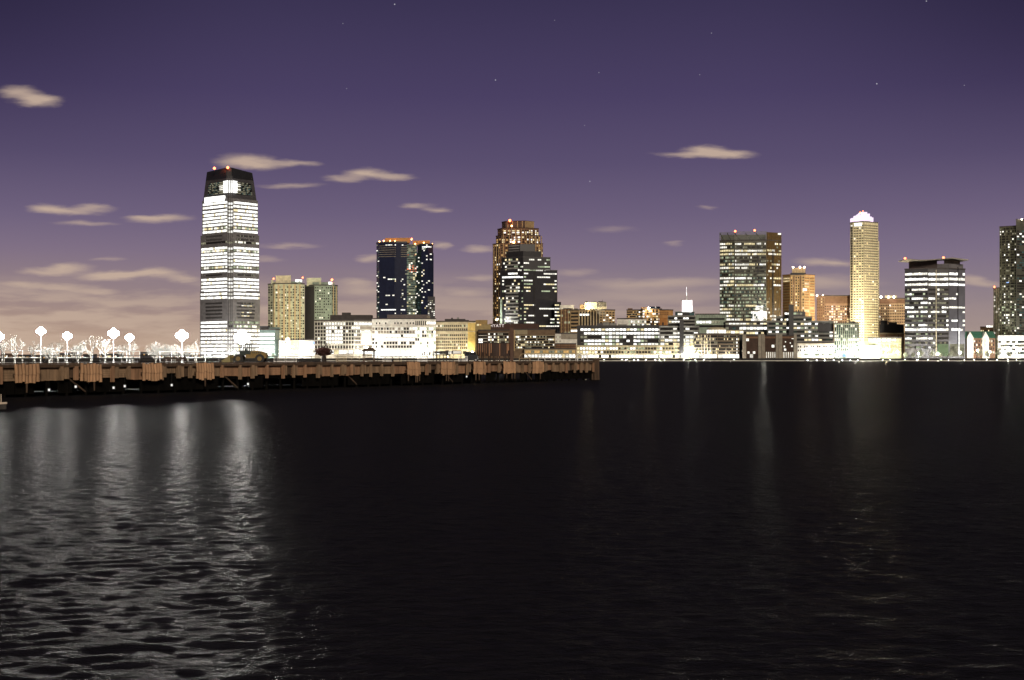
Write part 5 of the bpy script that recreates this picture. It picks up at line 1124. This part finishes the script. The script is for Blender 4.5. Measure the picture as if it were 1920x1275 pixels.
# ---- small tree with dark red crown on the pier
def red_tree():
    rr = random.Random(4); t = T(607, 8); b = W(t, 8, DZ); root = thing('small_tree', b, 'small tree with a dark red crown and bare top branches on the pier', 'tree')
    LEAF = mat('dark_red_leaf', (.055, .018, .016), .8, 0, .5, 3); BK = mat('dark_bark', (.02, .014, .011), .9)
    mb = MB(); mb.tube(b, b + Vector((0, 0, 1.35)), .42, .34, BK, 10); mb.build('trunk', root); mb = MB()
    for k in range(9): a = k * .7; limb(mb, rr, b + Vector((0, 0, 1.2)), Vector((math.cos(a) * .35, math.sin(a) * .35, 1)).normalized(), .9, .06, 3, BK, .5, (2, 2))
    mb.build('branch', root); mb = MB()
    for k in range(1300):
        a = rr.uniform(0, 6.283); e = rr.uniform(-1, 1); q = rr.random() ** .4; cl = 1 + .22 * math.sin(a * 5) * math.cos(e * 4)
        p = b + Vector((math.cos(a) * 1.35 * q * cl * math.sqrt(1 - e * e), math.sin(a) * 1.2 * q * cl * math.sqrt(1 - e * e), 1.65 + e * .62 * q))
        u = Vector((rr.gauss(0, 1), rr.gauss(0, 1), rr.gauss(0, 1))).normalized(); v = u.orthogonal().normalized(); s = rr.uniform(.08, .17)
        mb.add([p - u * s, p + v * s * .6, p + u * s, p - v * s * .6], [(0, 1, 2, 3)], LEAF)
    mb.build('crown', root)
red_tree()

def deck_things():
    rr = random.Random(8)
    # open shelter with a pitched roof and sagging ropes
    t = T(692, 4); c = W(t, 4, DZ); root = thing('open_shelter', c, 'small dark open sided shelter with a pitched roof on the pier', 'shelter')
    for dx in (-.75, .75):
        for dy in (-.8, .8): mb = MB(); p = c + Vector((dx, dy, 0)); mb.tube(p, p + Vector((0, 0, 1.75)), .07, .07, WOODD, 8); mb.build('post', root)
    mb = MB(); z0, z1 = 1.72, 2.25; vs = [c + Vector(v) for v in ((-1.1, -1, z0), (1.1, -1, z0), (1.1, 1, z0), (-1.1, 1, z0), (-.55, 0, z1), (.55, 0, z1))]
    mb.add(vs, [(0, 1, 5, 4), (2, 3, 4, 5), (0, 4, 3), (1, 2, 5), (3, 2, 1, 0)], WOODD); mb.build('roof', root)
    mb = MB()
    for z in (.35, .7, 1.05): mb.box(c + Vector((0, .8, z)), (1.5, .06, .1), WOODD)
    mb.build('back_rail', root)
    mb = MB(); pts = [c + Vector((-1.1, -1, 1.7)).lerp(Vector((-4.6, -1, 1.25)), k / 6) - Vector((0, 0, .12 * math.sin(math.pi * k / 6))) for k in range(7)]
    for a, b in zip(pts, pts[1:]): mb.tube(a, b, .035, .035, WOODD, 5)
    p = pts[-1]; mb.tube(p, Vector((p.x, p.y, DZ)), .06, .06, WOODD, 6); mb.build('awning_rope', root)
    # scaffold frame
    t = T(828, 4); c = W(t, 4, DZ); root = thing('scaffold_frame', c, 'dark scaffold frame of posts and cross bars on the pier beside the white sign frame', 'scaffold')
    for k in range(6): mb = MB(); p = c + Vector((-1.35 + k * .54, rr.uniform(-.5, .5), 0)); mb.tube(p, p + Vector((0, 0, rr.uniform(1.5, 2.05))), .07, .07, DSTEEL, 6); mb.build('upright', root)
    for z, y in ((1.75, -.2), (1.2, .2), (.5, -.2)): mb = MB(); mb.tube(c + Vector((-1.5, y, z)), c + Vector((1.5, y, z)), .055, .055, DSTEEL, 6); mb.build('cross_bar', root)
    mb = MB(); mb.box(c + Vector((-.5, 0, 1.62)), (1.4, .7, .3), DSTEEL); mb.box(c + Vector((.9, 0, 1.5)), (.5, .6, .9), DSTEEL); mb.build('hopper', root)
    # sign frame
    t = T(857, 4); c = W(t, 4, DZ); root = thing('sign_board', c, 'blank pale sign board in a dark frame on two posts on the pier', 'sign')
    for dx in (-.65, .65): mb = MB(); p = c + Vector((dx, 0, 0)); mb.tube(p, p + Vector((0, 0, 1.95)), .06, .06, DSTEEL, 6); mb.build('post', root)
    mb = MB(); mb.box(c + Vector((0, 0, 1.62)), (1.5, .08, .62), DSTEEL); mb.build('frame', root); mb = MB(); mb.box(c + Vector((0, -.05, 1.62)), (1.3, .06, .42), WPAINT); mb.build('panel', root)
    # van
    t = T(884, 6); c = W(t, 6, DZ); root = thing('parked_van', c, 'dark van seen from the side, parked on the pier left of the timber shed', 'van'); DK = mat('van_paint', (.02, .022, .026), .3, .2, .1)
    pr = [(-1.15, .35), (1.15, .35), (1.15, 1.0), (.95, 1.2), (.7, 1.72), (-1.05, 1.75), (-1.15, 1.6)]; n = len(pr); mb = MB()
    vs = [c + Vector((x, -.8, z)) for x, z in pr] + [c + Vector((x, .8, z)) for x, z in pr]
    mb.add(vs, [tuple(range(n)), tuple(range(2 * n - 1, n - 1, -1))] + [(i, n + i, n + (i + 1) % n, (i + 1) % n) for i in range(n)], DK); body = mb.build('body', root)
    for x0, x1 in ((-.95, -.35), (-.25, .3), (.38, .72)): mb = MB(); mb.box(c + Vector(((x0 + x1) / 2, -.81, 1.42)), (x1 - x0, .04, .38), GL); mb.build('window', root)
    for x in (-.75, .75):
        for y in (-.72, .72): mb = MB(); mb.tube(c + Vector((x, y - .1, .34)), c + Vector((x, y + .1, .34)), .34, .34, RUBBER, 16); w = mb.build('wheel', root); mb = MB(); mb.tube(c + Vector((x, y - .12, .34)), c + Vector((x, y + .12, .34)), .17, .17, STEEL, 10); mb.build('rim', w)
    mb = MB(); mb.box(c + Vector((-.1, 0, 1.8)), (1.5, 1.2, .06), WPAINT); mb.build('roof_rack', root)
    # timber shed on posts with a tall corner mast
    t0, t1 = T(896, 3), T(957, 3); a, b = W(t0, 3, DZ), W(t1, 3, DZ); a2 = Vector((X(894, a.y + 2), a.y + 2)); Y = (a.y + b.y) / 2; y0 = Y
    xa, xb = X(894.5, Y), X(961, Y); c = Vector(((xa + xb) / 2, Y, DZ)); root = thing('timber_shed', c, 'dark brown boarded timber shed raised on posts on the pier with tall corner mast', 'shed')
    zb, zt = Z(667.5, Y), Z(644, Y); mb = MB(); SH = mat('shed_boards', (.035, .018, .012), .9, 0, .4, 1.2, (1, 1, .12)); SL = mat('shed_batten', (.22, .11, .055), .85, 0, .4, 1.5, (1, 1, .15))
    mb.box((c.x, Y + 1.6, (zb + zt) / 2), (xb - xa, 3, zt - zb), SH)
    mb.build('wall', root); mb = MB(); mb.box((c.x, Y + 1.6, zt + .06), (xb - xa + .3, 3.3, .12), SH); mb.build('roof', root)
    for px, w_, q in ((897, .05, .9), (901, .05, 1), (905, .06, .7), (909, .06, 1), (912, .05, .8), (917.5, .11, 1), (921, .12, .75), (937, .10, 1), (951, .10, .8), (953.5, .16, .55)):
        x = X(px, Y); mb = MB(); h = (zt - zb) * q; mb.box((x, Y + .06, zt - h / 2), (w_ * 1.6, .12, h), SL); mb.build('batten', root)
    for px in (896, 903, 906, 916, 919, 925, 928, 932, 936.5, 945, 948, 954, 957):
        x = X(px, Y); mb = MB(); mb.tube((x, Y + .3, DZ), (x, Y + .3, zb), .10, .10, SH, 6); mb.build('post', root)
    x = X(959.5, Y); mb = MB(); mb.box((x, Y - .15, (DZ + Z(614, Y)) / 2), (.62, .4, Z(614, Y) - DZ), mat('mast_timber', (.07, .035, .022), .85)); mb.build('corner_mast', root)
    # arched gangway hoop
    t = T(984, 4); c = W(t, 4, DZ); root = thing('gangway_arch', c, 'low buff arched gangway hoop right of the timber shed', 'arch'); AR = mat('arch_buff', (.3, .22, .12), .7)
    for dy in (-.6, .6):
        mb = MB(); pts = [c + Vector((-1.0 + 1.9 * k / 10, dy, .7 + .75 * math.sin(math.pi * (.12 + .88 * k / 10)))) for k in range(11)]; pts = [c + Vector((-1.0, dy, 0))] + pts + [c + Vector((.95, dy, 0))]
        for p, q in zip(pts, pts[1:]): mb.tube(p, q, .07, .07, AR, 6)
        mb.build('hoop', root)
    for k in range(4): mb = MB(); p = c + Vector((-.8 + k * .5, 0, 0)); mb.tube(p, p + Vector((0, 0, .85)), .06, .06, DSTEEL, 6); mb.build('bar', root)
    mb = MB(); mb.box(c + Vector((0, 0, .55)), (1.9, 1.1, .08), AR); mb.build('step_plate', root)
    # goose neck lamp posts, unlit
    for px, lab in ((1083, 'unlit white goose neck lamp post, left one at the pier end'), (1094, 'unlit white goose neck lamp post, right one at the pier end')):
        t = T(px, 3); c = W(t, 3, DZ); root = thing('hooked_lamp', c, lab, 'lamp post', 'goose neck lamps at the pier end'); mb = MB(); mb.tube(c, c + Vector((0, 0, 1.15)), .09, .08, WPAINT, 8)
        pts = [c + Vector((.35 - .35 * math.cos(math.pi * k / 8), 0, 1.15 + .32 * math.sin(math.pi * k / 8))) for k in range(9)]
        for p, q in zip(pts, pts[1:]): mb.tube(p, q, .08, .07, WPAINT, 8)
        mb.build('post', root); mb = MB(); mb.tube(pts[-1] + Vector((0, 0, -.22)), pts[-1] + Vector((0, 0, .02)), .16, .09, WPAINT, 10); mb.build('lamp_shade', root)
    for px, lab in ((86, 'small dark mooring bollard on the pier below the second lamp'), (137, 'small dark mooring bollard on the pier near the third lamp'), (262, 'small dark mooring bollard above the third pale fender'), (413, 'small dark mooring bollard left of the yellow loader'),
                    (562, 'small dark mooring bollard left of the dark red tree'), (736, 'small dark mooring bollard left of the fifth pale fender'), (1020, 'dark mooring bollard just right of the last pale fender'), (1064, 'dark mooring bollard midway along the white barrier')):
        t = T(px, 1.2); c = W(t, 1.2, DZ); root = thing('bollard', c, lab, 'bollard', 'mooring bollards on the pier'); mb = MB(); mb.tube(c, c + Vector((0, 0, .45)), .2, .15, DSTEEL, 10); mb.build('post', root); mb = MB(); mb.tube(c + Vector((0, 0, .42)), c + Vector((0, 0, .6)), .27, .22, DSTEEL, 10); mb.build('cap', root)
    for px, wd, lab in ((322, 2.2, 'dark bench with a raised left end on the pier above the third fender'), (343, 1.2, 'small dark bench on the pier left of the fourth fender')):
        t = T(px, 2); c = W(t, 2, DZ); root = thing('bench', c, lab, 'bench'); mb = MB(); mb.box(c + Vector((0, 0, .43)), (wd, .45, .07), WOODD); mb.build('seat', root)
        mb = MB(); mb.box(c + Vector((-wd * .1, .25, .68)), (wd * .8, .06, .3), WOODD); mb.build('backrest', root)
        for dx in (-.42, .42): mb = MB(); mb.box(c + Vector((dx * wd, 0, .2)), (.09, .4, .4), DSTEEL); mb.build('leg', root)
    for k, (px, lab) in enumerate(((524, 'white slatted crowd barrier on the pier, nearest to the yellow loader'), (546, 'white slatted crowd barrier left of the dark red tree'), (640, 'pale slatted crowd barrier right of the dark red tree'), (727, 'white slatted crowd barrier right of the open shelter'), (744, 'pale slatted crowd barrier left of the fifth fender'), (792, 'white slatted crowd barrier left of the scaffold frame'), (868, 'white slatted crowd barrier below the blank sign'))):
        t = T(px, 3.5); c = W(t, 3.5, DZ); root = thing('crowd_barrier', c, lab, 'barrier', 'slatted barriers on the pier'); m = WPAINT if k not in (2, 4) else CREAM
        for dx in (-.75, .75): mb = MB(); mb.box(c + Vector((dx, 0, .5)), (.07, .07, 1.0), m); mb.box(c + Vector((dx, 0, .03)), (.09, .6, .06), m); mb.build('leg', root)
        for z in (.95, .2): mb = MB(); mb.box(c + Vector((0, 0, z)), (1.5, .05, .07), m); mb.build('rail', root)
        mb = MB(); [mb.box(c + Vector((-.62 + .155 * q, 0, .58)), (.04, .035, .7), m) for q in range(9)]; mb.build('slat', root)
    # small lamps added to stand in for bright specks under the deck
    for px, y, _s, lab in ((92, 731, .9, 'tiny white speck lamp added low under the pier below the second lamp post'), (142, 725, 1.6, 'tiny speck lamp added under the pier left of the second fender'), (213, 727, 1.2, 'small bright speck lamp added under the pier between the second and third fenders'), (234, 724, 1.0, 'brightest small speck lamp in the pair added under the pier left of the third fender'),
                          (322, 722, 1.4, 'greenish small speck lamp added under the pier right of the third fender'), (465, 720, 1.0, 'small square white speck lamp added under the pier below the yellow loader'), (875, 706, 1.2, 'small dim speck lamp added under the pier left of the seventh fender')):
        s = .1; t = T(px, s); c = W(t, s, 0); z = Z(y, c.y); root = thing('speck_lamp', (c.x, c.y, z), lab, 'lamp', 'added speck lamps under the pier'); mb = MB(); mb.box((c.x, c.y, z), (.2, .12, .26), emit('speck_lamp_light', (1, .97, .9), .9, 0, True)); mb.build('lens', root)
        mb = MB(); mb.tube((c.x, c.y, z + .15), (c.x, c.y, 3.15), .02, .02, DSTEEL, 4); mb.box((c.x, c.y + .1, z), (.32, .08, .36), DSTEEL); mb.build('bracket', root)
deck_things()

def rowboat():
    Y = 106.; cx = X(-38, Y); root = thing('small_boat', (cx, Y, 0), 'small dark boat with a pale gunwale entering the left edge of the view', 'boat'); HULL = mat('boat_hull', (.03, .025, .022), .5); RIM = mat('boat_rim', (.6, .5, .4), .6)
    n = 12; L = 4.4; st = []
    for k in range(n + 1):
        f = k / n; x = cx - L / 2 + L * f; w = .8 * math.sin(math.pi * min(1, .25 + .75 * (1 - f) + .02)) ** .7 if f > .3 else .8; w = .8 * (1 - max(0, (f - .45) / .55) ** 2) + .02; st.append((x, w, .34 + .12 * f * f))
    mb = MB(); vs = []
    for x, w, h in st: vs += [(x, Y - w, h), (x, Y - w * .55, -.25), (x, Y + w * .55, -.25), (x, Y + w, h)]
    fs = []
    for k in range(n):
        a, b = 4 * k, 4 * k + 4
        for q in range(3): fs.append((a + q, b + q, b + q + 1, a + q + 1))
    fs += [(0, 1, 2, 3), (4 * n + 3, 4 * n + 2, 4 * n + 1, 4 * n)]; mb.add(vs, fs, HULL); mb.build('hull', root); mb = MB()
    for sgn in (-1, 1):
        for (a, wa, ha), (b, wb, hb) in zip(st, st[1:]): mb.tube((a, Y + sgn * wa, ha + .05), (b, Y + sgn * wb, hb + .05), .10, .10, RIM, 6)
    mb.build('gunwale', root)
    mb = MB(); mb.box((cx - .4, Y, .22), (.3, 1.2, .06), RIM); mb.build('thwart', root); mb = MB(); mb.tube((X(2, Y), Y, .4), (X(2, Y), Y, 1.25), .05, .04, RIM, 6); mb.build('mooring_post', root)
rowboat()

# ================================================================== FAR SHORE LAMPS AND TREES
SHORE = emit('shore_lamp_light', (1, .97, .88), 1350, 0, True)
SHOREW = emit('shore_lamp_warm', (1, .85, .55), 1100, 0, True)
def shore_lamp(px, Y, y, label, m=SHORE, r=.85, group='street lamps along the far shore'):
    x = X(px, Y); z = Z(y, Y); root = thing('street_lamp', (x, Y, GZ), label, 'street lamp', group); mb = MB(); mb.tube((x, Y, GZ), (x, Y, z + .9), .16, .12, STEEL, 6); mb.build('pole', root)
    mb = MB(); mb.ball((x, Y - .5, z), r, m, 10, 6); mb.build('lantern', root); mb = MB(); mb.tube((x, Y, z + .9), (x, Y - .8, z + .9), .1, .1, STEEL, 6); mb.build('arm', root)
for a in [(392, 1586, 664, 'street lamp at the left foot of the tallest tower'), (418, 1588, 662, 'street lamp in front of the middle of the tallest tower'), (505, 1580, 664, 'street lamp before the low annex of the tallest tower'),
          (531, 1568, 655, 'street lamp before the left part of the floodlit podium', SHORE, .6), (548, 1566, 650, 'tall street lamp in the middle of the floodlit podium', SHORE, .7), (608, 1536, 664, 'street lamp before the left end of the square windowed offices'), (672, 1530, 659, 'street lamp before the floodlit right part of the square windowed offices'), (687, 1534, 652, 'tall lamp at the right end of the square windowed offices'),
          (712, 1530, 664, 'street lamp before the left part of the white office block', SHORE, .36), (742, 1528, 663, 'street lamp before the middle of the white office block', SHORE, .36), (770, 1528, 664, 'street lamp before the right part of the white office block', SHORE, .36), (800, 1534, 660, 'street lamp before the arched end of the white office block'),
          (840, 1540, 666, 'street lamp before the cream stone office', SHOREW, .6), (886, 1546, 660, 'warm street lamp before the yellow end wall', SHOREW, .9), (932, 1636, 599, 'high floodlight at the left foot of the black glass block', SHORE, .75),
          (1045, 1484, 664, 'street lamp before the ferry terminal', SHOREW, .5), (1110, 1481, 668, 'street lamp before the left end of the long black office', SHORE, .5), (1180, 1480, 668, 'street lamp before the middle of the long black office', SHORE, .5), (1240, 1480, 668, 'street lamp before the right part of the long black office', SHORE, .5),
          (1290, 1479, 666, 'bright quay lamp between the long black office and the brown apartments', SHORE, 1.), (1330, 1479, 668, 'quay lamp before the left face of the brown apartments', SHORE, .6), (1368, 1479, 668, 'quay lamp before the right face of the brown apartments', SHORE, .6),
          (1432, 1600, 590, 'floodlight high on the lobby of the broad glass tower', SHORE, 1.2), (1520, 1479, 666, 'quay lamp before the white two storey block', SHORE, .7), (1550, 1479, 666, 'quay lamp at the right end of the white two storey block', SHORE, .7), (1588, 1480, 664, 'quay lamp before the pale green finned office', SHORE, .8),
          (1617, 1492, 652, 'brightest quay lamp at the foot of the cream art deco tower', SHORE, 1.1), (1632, 1484, 660, 'quay lamp left of the low pale green hall', SHORE, 1.), (1662, 1490, 655, 'quay lamp before the middle of the low pale green hall', SHOREW, 1.1), (1682, 1488, 660, 'quay lamp before the right end of the low pale green hall', SHORE, .9),
          (1722, 1488, 663, 'quay lamp before the left face of the canopied glass office', SHORE, .8), (1758, 1486, 663, 'quay lamp before the middle of the canopied glass office', SHORE, .8), (1800, 1488, 661, 'quay lamp before the right face of the canopied glass office', SHORE, .9), (1833, 1500, 657, 'quay lamp between the two white gabled bays', SHORE, 1.), (1856, 1500, 660, 'quay lamp right of the gabled brick row', SHORE, .9),
          (1890, 1536, 652, 'quay lamp before the left part of the edge tower podium', SHORE, 1.1), (1912, 1534, 656, 'quay lamp before the podium close to the right edge', SHORE, 1.)]:
    shore_lamp(*a)
for a in [(403, 1560, 656, 'tall twin-height lamp before the left face of the tallest tower', SHORE, 1.2), (440, 1560, 660, 'lamp before the right face of the tallest tower', SHORE, 1.), (562, 1560, 658, 'lamp at the right end of the floodlit podium', SHORE, .55), (1604, 1482, 658, 'quay lamp between the finned office and the brightest quay lamp', SHORE, 1.1), (1643, 1482, 652, 'tall quay lamp before the left end of the low pale green hall', SHORE, .7), (1307, 1478, 664, 'second quay lamp left of the brown apartments', SHORE, .8), (1573, 1478, 660, 'quay lamp between the white block and the finned office', SHORE, .9)]:
    shore_lamp(*a)
shore_lamp(618, 1640, 640, 'floodlight on a tall mast between the two apartment towers', SHOREW, 1.4); shore_lamp(540, 1650, 637, 'warm floodlight behind the podium shining up the beige apartment tower', SHOREW, 1.8)
shore_lamp(1606, 1600, 618, 'floodlight mast shining up the cream art deco tower', emit('tower_floodlight', (1, .86, .6), 6000, 0, True), 1.7)

def dock():
    root = thing('floating_dock', (X(1556, 1470), 1470, 0), 'low dark floating dock with a line of small lights in front of the white block', 'dock'); mb = MB(); x0, x1 = X(1508, 1470), X(1612, 1470)
    mb.box(((x0 + x1) / 2, 1469.6, .35), (x1 - x0, 2.6, .5), CONC); mb.build('deck', root)
    for k, px in enumerate((1514, 1531, 1546, 1563, 1579, 1594, 1608)):
        x = X(px, 1469); mb = MB(); mb.tube((x, 1468.6, -.5), (x, 1468.6, 1.6), .2, .2, DSTEEL, 6); p = mb.build('pile', root); mb = MB(); mb.ball((x, 1468.3, 1.0), .5, emit('dock_light', (.95, .93, 1), 14, 0, True), 8, 6); mb.build('light', root)
dock()
def low_lights():
    rr = random.Random(2)
    spots = [(px, 'small wall light added low on the quay wall before the long black office') for px in range(1128, 1290, 12)] + [(px, 'small wall light low on the quay wall before the brown apartments') for px in range(1300, 1400, 20)] + [(px, 'small wall light low on the quay wall below the canopied glass office') for px in range(1650, 1800, 22)] + [(px, 'small wall light low on the quay wall at the right shore') for px in range(1806, 1922, 20)]  # row before the long black office is added to brighten the waterline strip
    me = None
    for px, lab in spots:
        if rr.random() < .3: continue
        x = X(px + rr.uniform(-5, 5), 1474); root = thing('wall_light', (x, 1474.2, 1.6), lab, 'wall light', lab.replace('small wall light', 'wall lights'))
        if me is None:
            mb = MB(); mb.ball((0, -.4, 0), .16, emit('wall_light_glow', (1, .96, .85), 330, 0, True), 8, 6); me = mb.mesh('lens'); mb = MB(); mb.box((0, 0, .2), (.5, .5, .2), DSTEEL); m2 = mb.mesh('bracket')
        for n_, d in (('lens', me), ('bracket', m2)): o = bpy.data.objects.new(n_, d); COL.objects.link(o); o.parent = root
low_lights()

def quay_tree(px, Y, y, label, seed):
    rr = random.Random(seed); x = X(px, Y); H = Z(y, Y) - GZ; root = thing('quay_tree', (x, Y, GZ), label, 'tree', 'lamp lit trees on the right shore'); LF = mat('lit_leaf', (.34, .36, .26), .8, 0, .4, .5)
    b = Vector((x, Y, GZ)); mb = MB(); mb.tube(b, b + Vector((0, 0, H * .5)), .25, .15, BARK, 6); mb.build('trunk', root); mb = MB()
    for k in range(420):
        a = rr.uniform(0, 6.283); e = rr.uniform(-1, 1); q = rr.random() ** .45; w = H * .36 * (1 + .25 * math.sin(3 * a + seed)) * (1 - .35 * max(0, e)); rad = math.sqrt(1 - e * e) * w * q
        p = b + Vector((math.cos(a) * rad, math.sin(a) * rad, H * (.58 + .42 * e * q))); u = Vector((rr.gauss(0, 1), rr.gauss(0, 1), rr.gauss(0, 1))).normalized(); v = u.orthogonal().normalized(); s = rr.uniform(.25, .6)
        mb.add([p - u * s, p + v * s * .7, p + u * s, p - v * s * .7], [(0, 1, 2, 3)], LF)
    mb.build('crown', root)
for a in [(1698, 1484, 660, 'lamp lit tree at the left corner of the canopied glass office', 1), (1712, 1482, 661, 'lamp lit tree, first of the row under the canopied glass office', 2), (1726, 1484, 655, 'largest lamp lit tree under the canopied glass office', 3), (1748, 1482, 656, 'lamp lit tree before the middle of the canopied glass office', 4),
          (1764, 1484, 661, 'lamp lit tree before the green planted wall', 5), (1782, 1482, 659, 'lamp lit tree before the right corner of the canopied glass office', 6), (1836, 1486, 652, 'tallest lamp lit tree before the gabled brick row', 7), (1852, 1486, 657, 'lamp lit tree right of the gabled brick row', 8), (1872, 1488, 655, 'lamp lit tree before the foot of the edge tower', 9), (1892, 1486, 659, 'lamp lit tree before the edge tower podium', 10)]:
    quay_tree(*a)
# ------------------------------------------------------------------ render settings
sc.view_settings.view_transform = 'Standard'; sc.view_settings.look = 'None'; sc.view_settings.exposure = 0; sc.view_settings.gamma = 1
sc.render.engine = 'CYCLES'; sc.cycles.use_denoising = True; sc.cycles.sample_clamp_indirect = 4
sc.cycles.max_bounces = 6; sc.cycles.use_light_tree = True
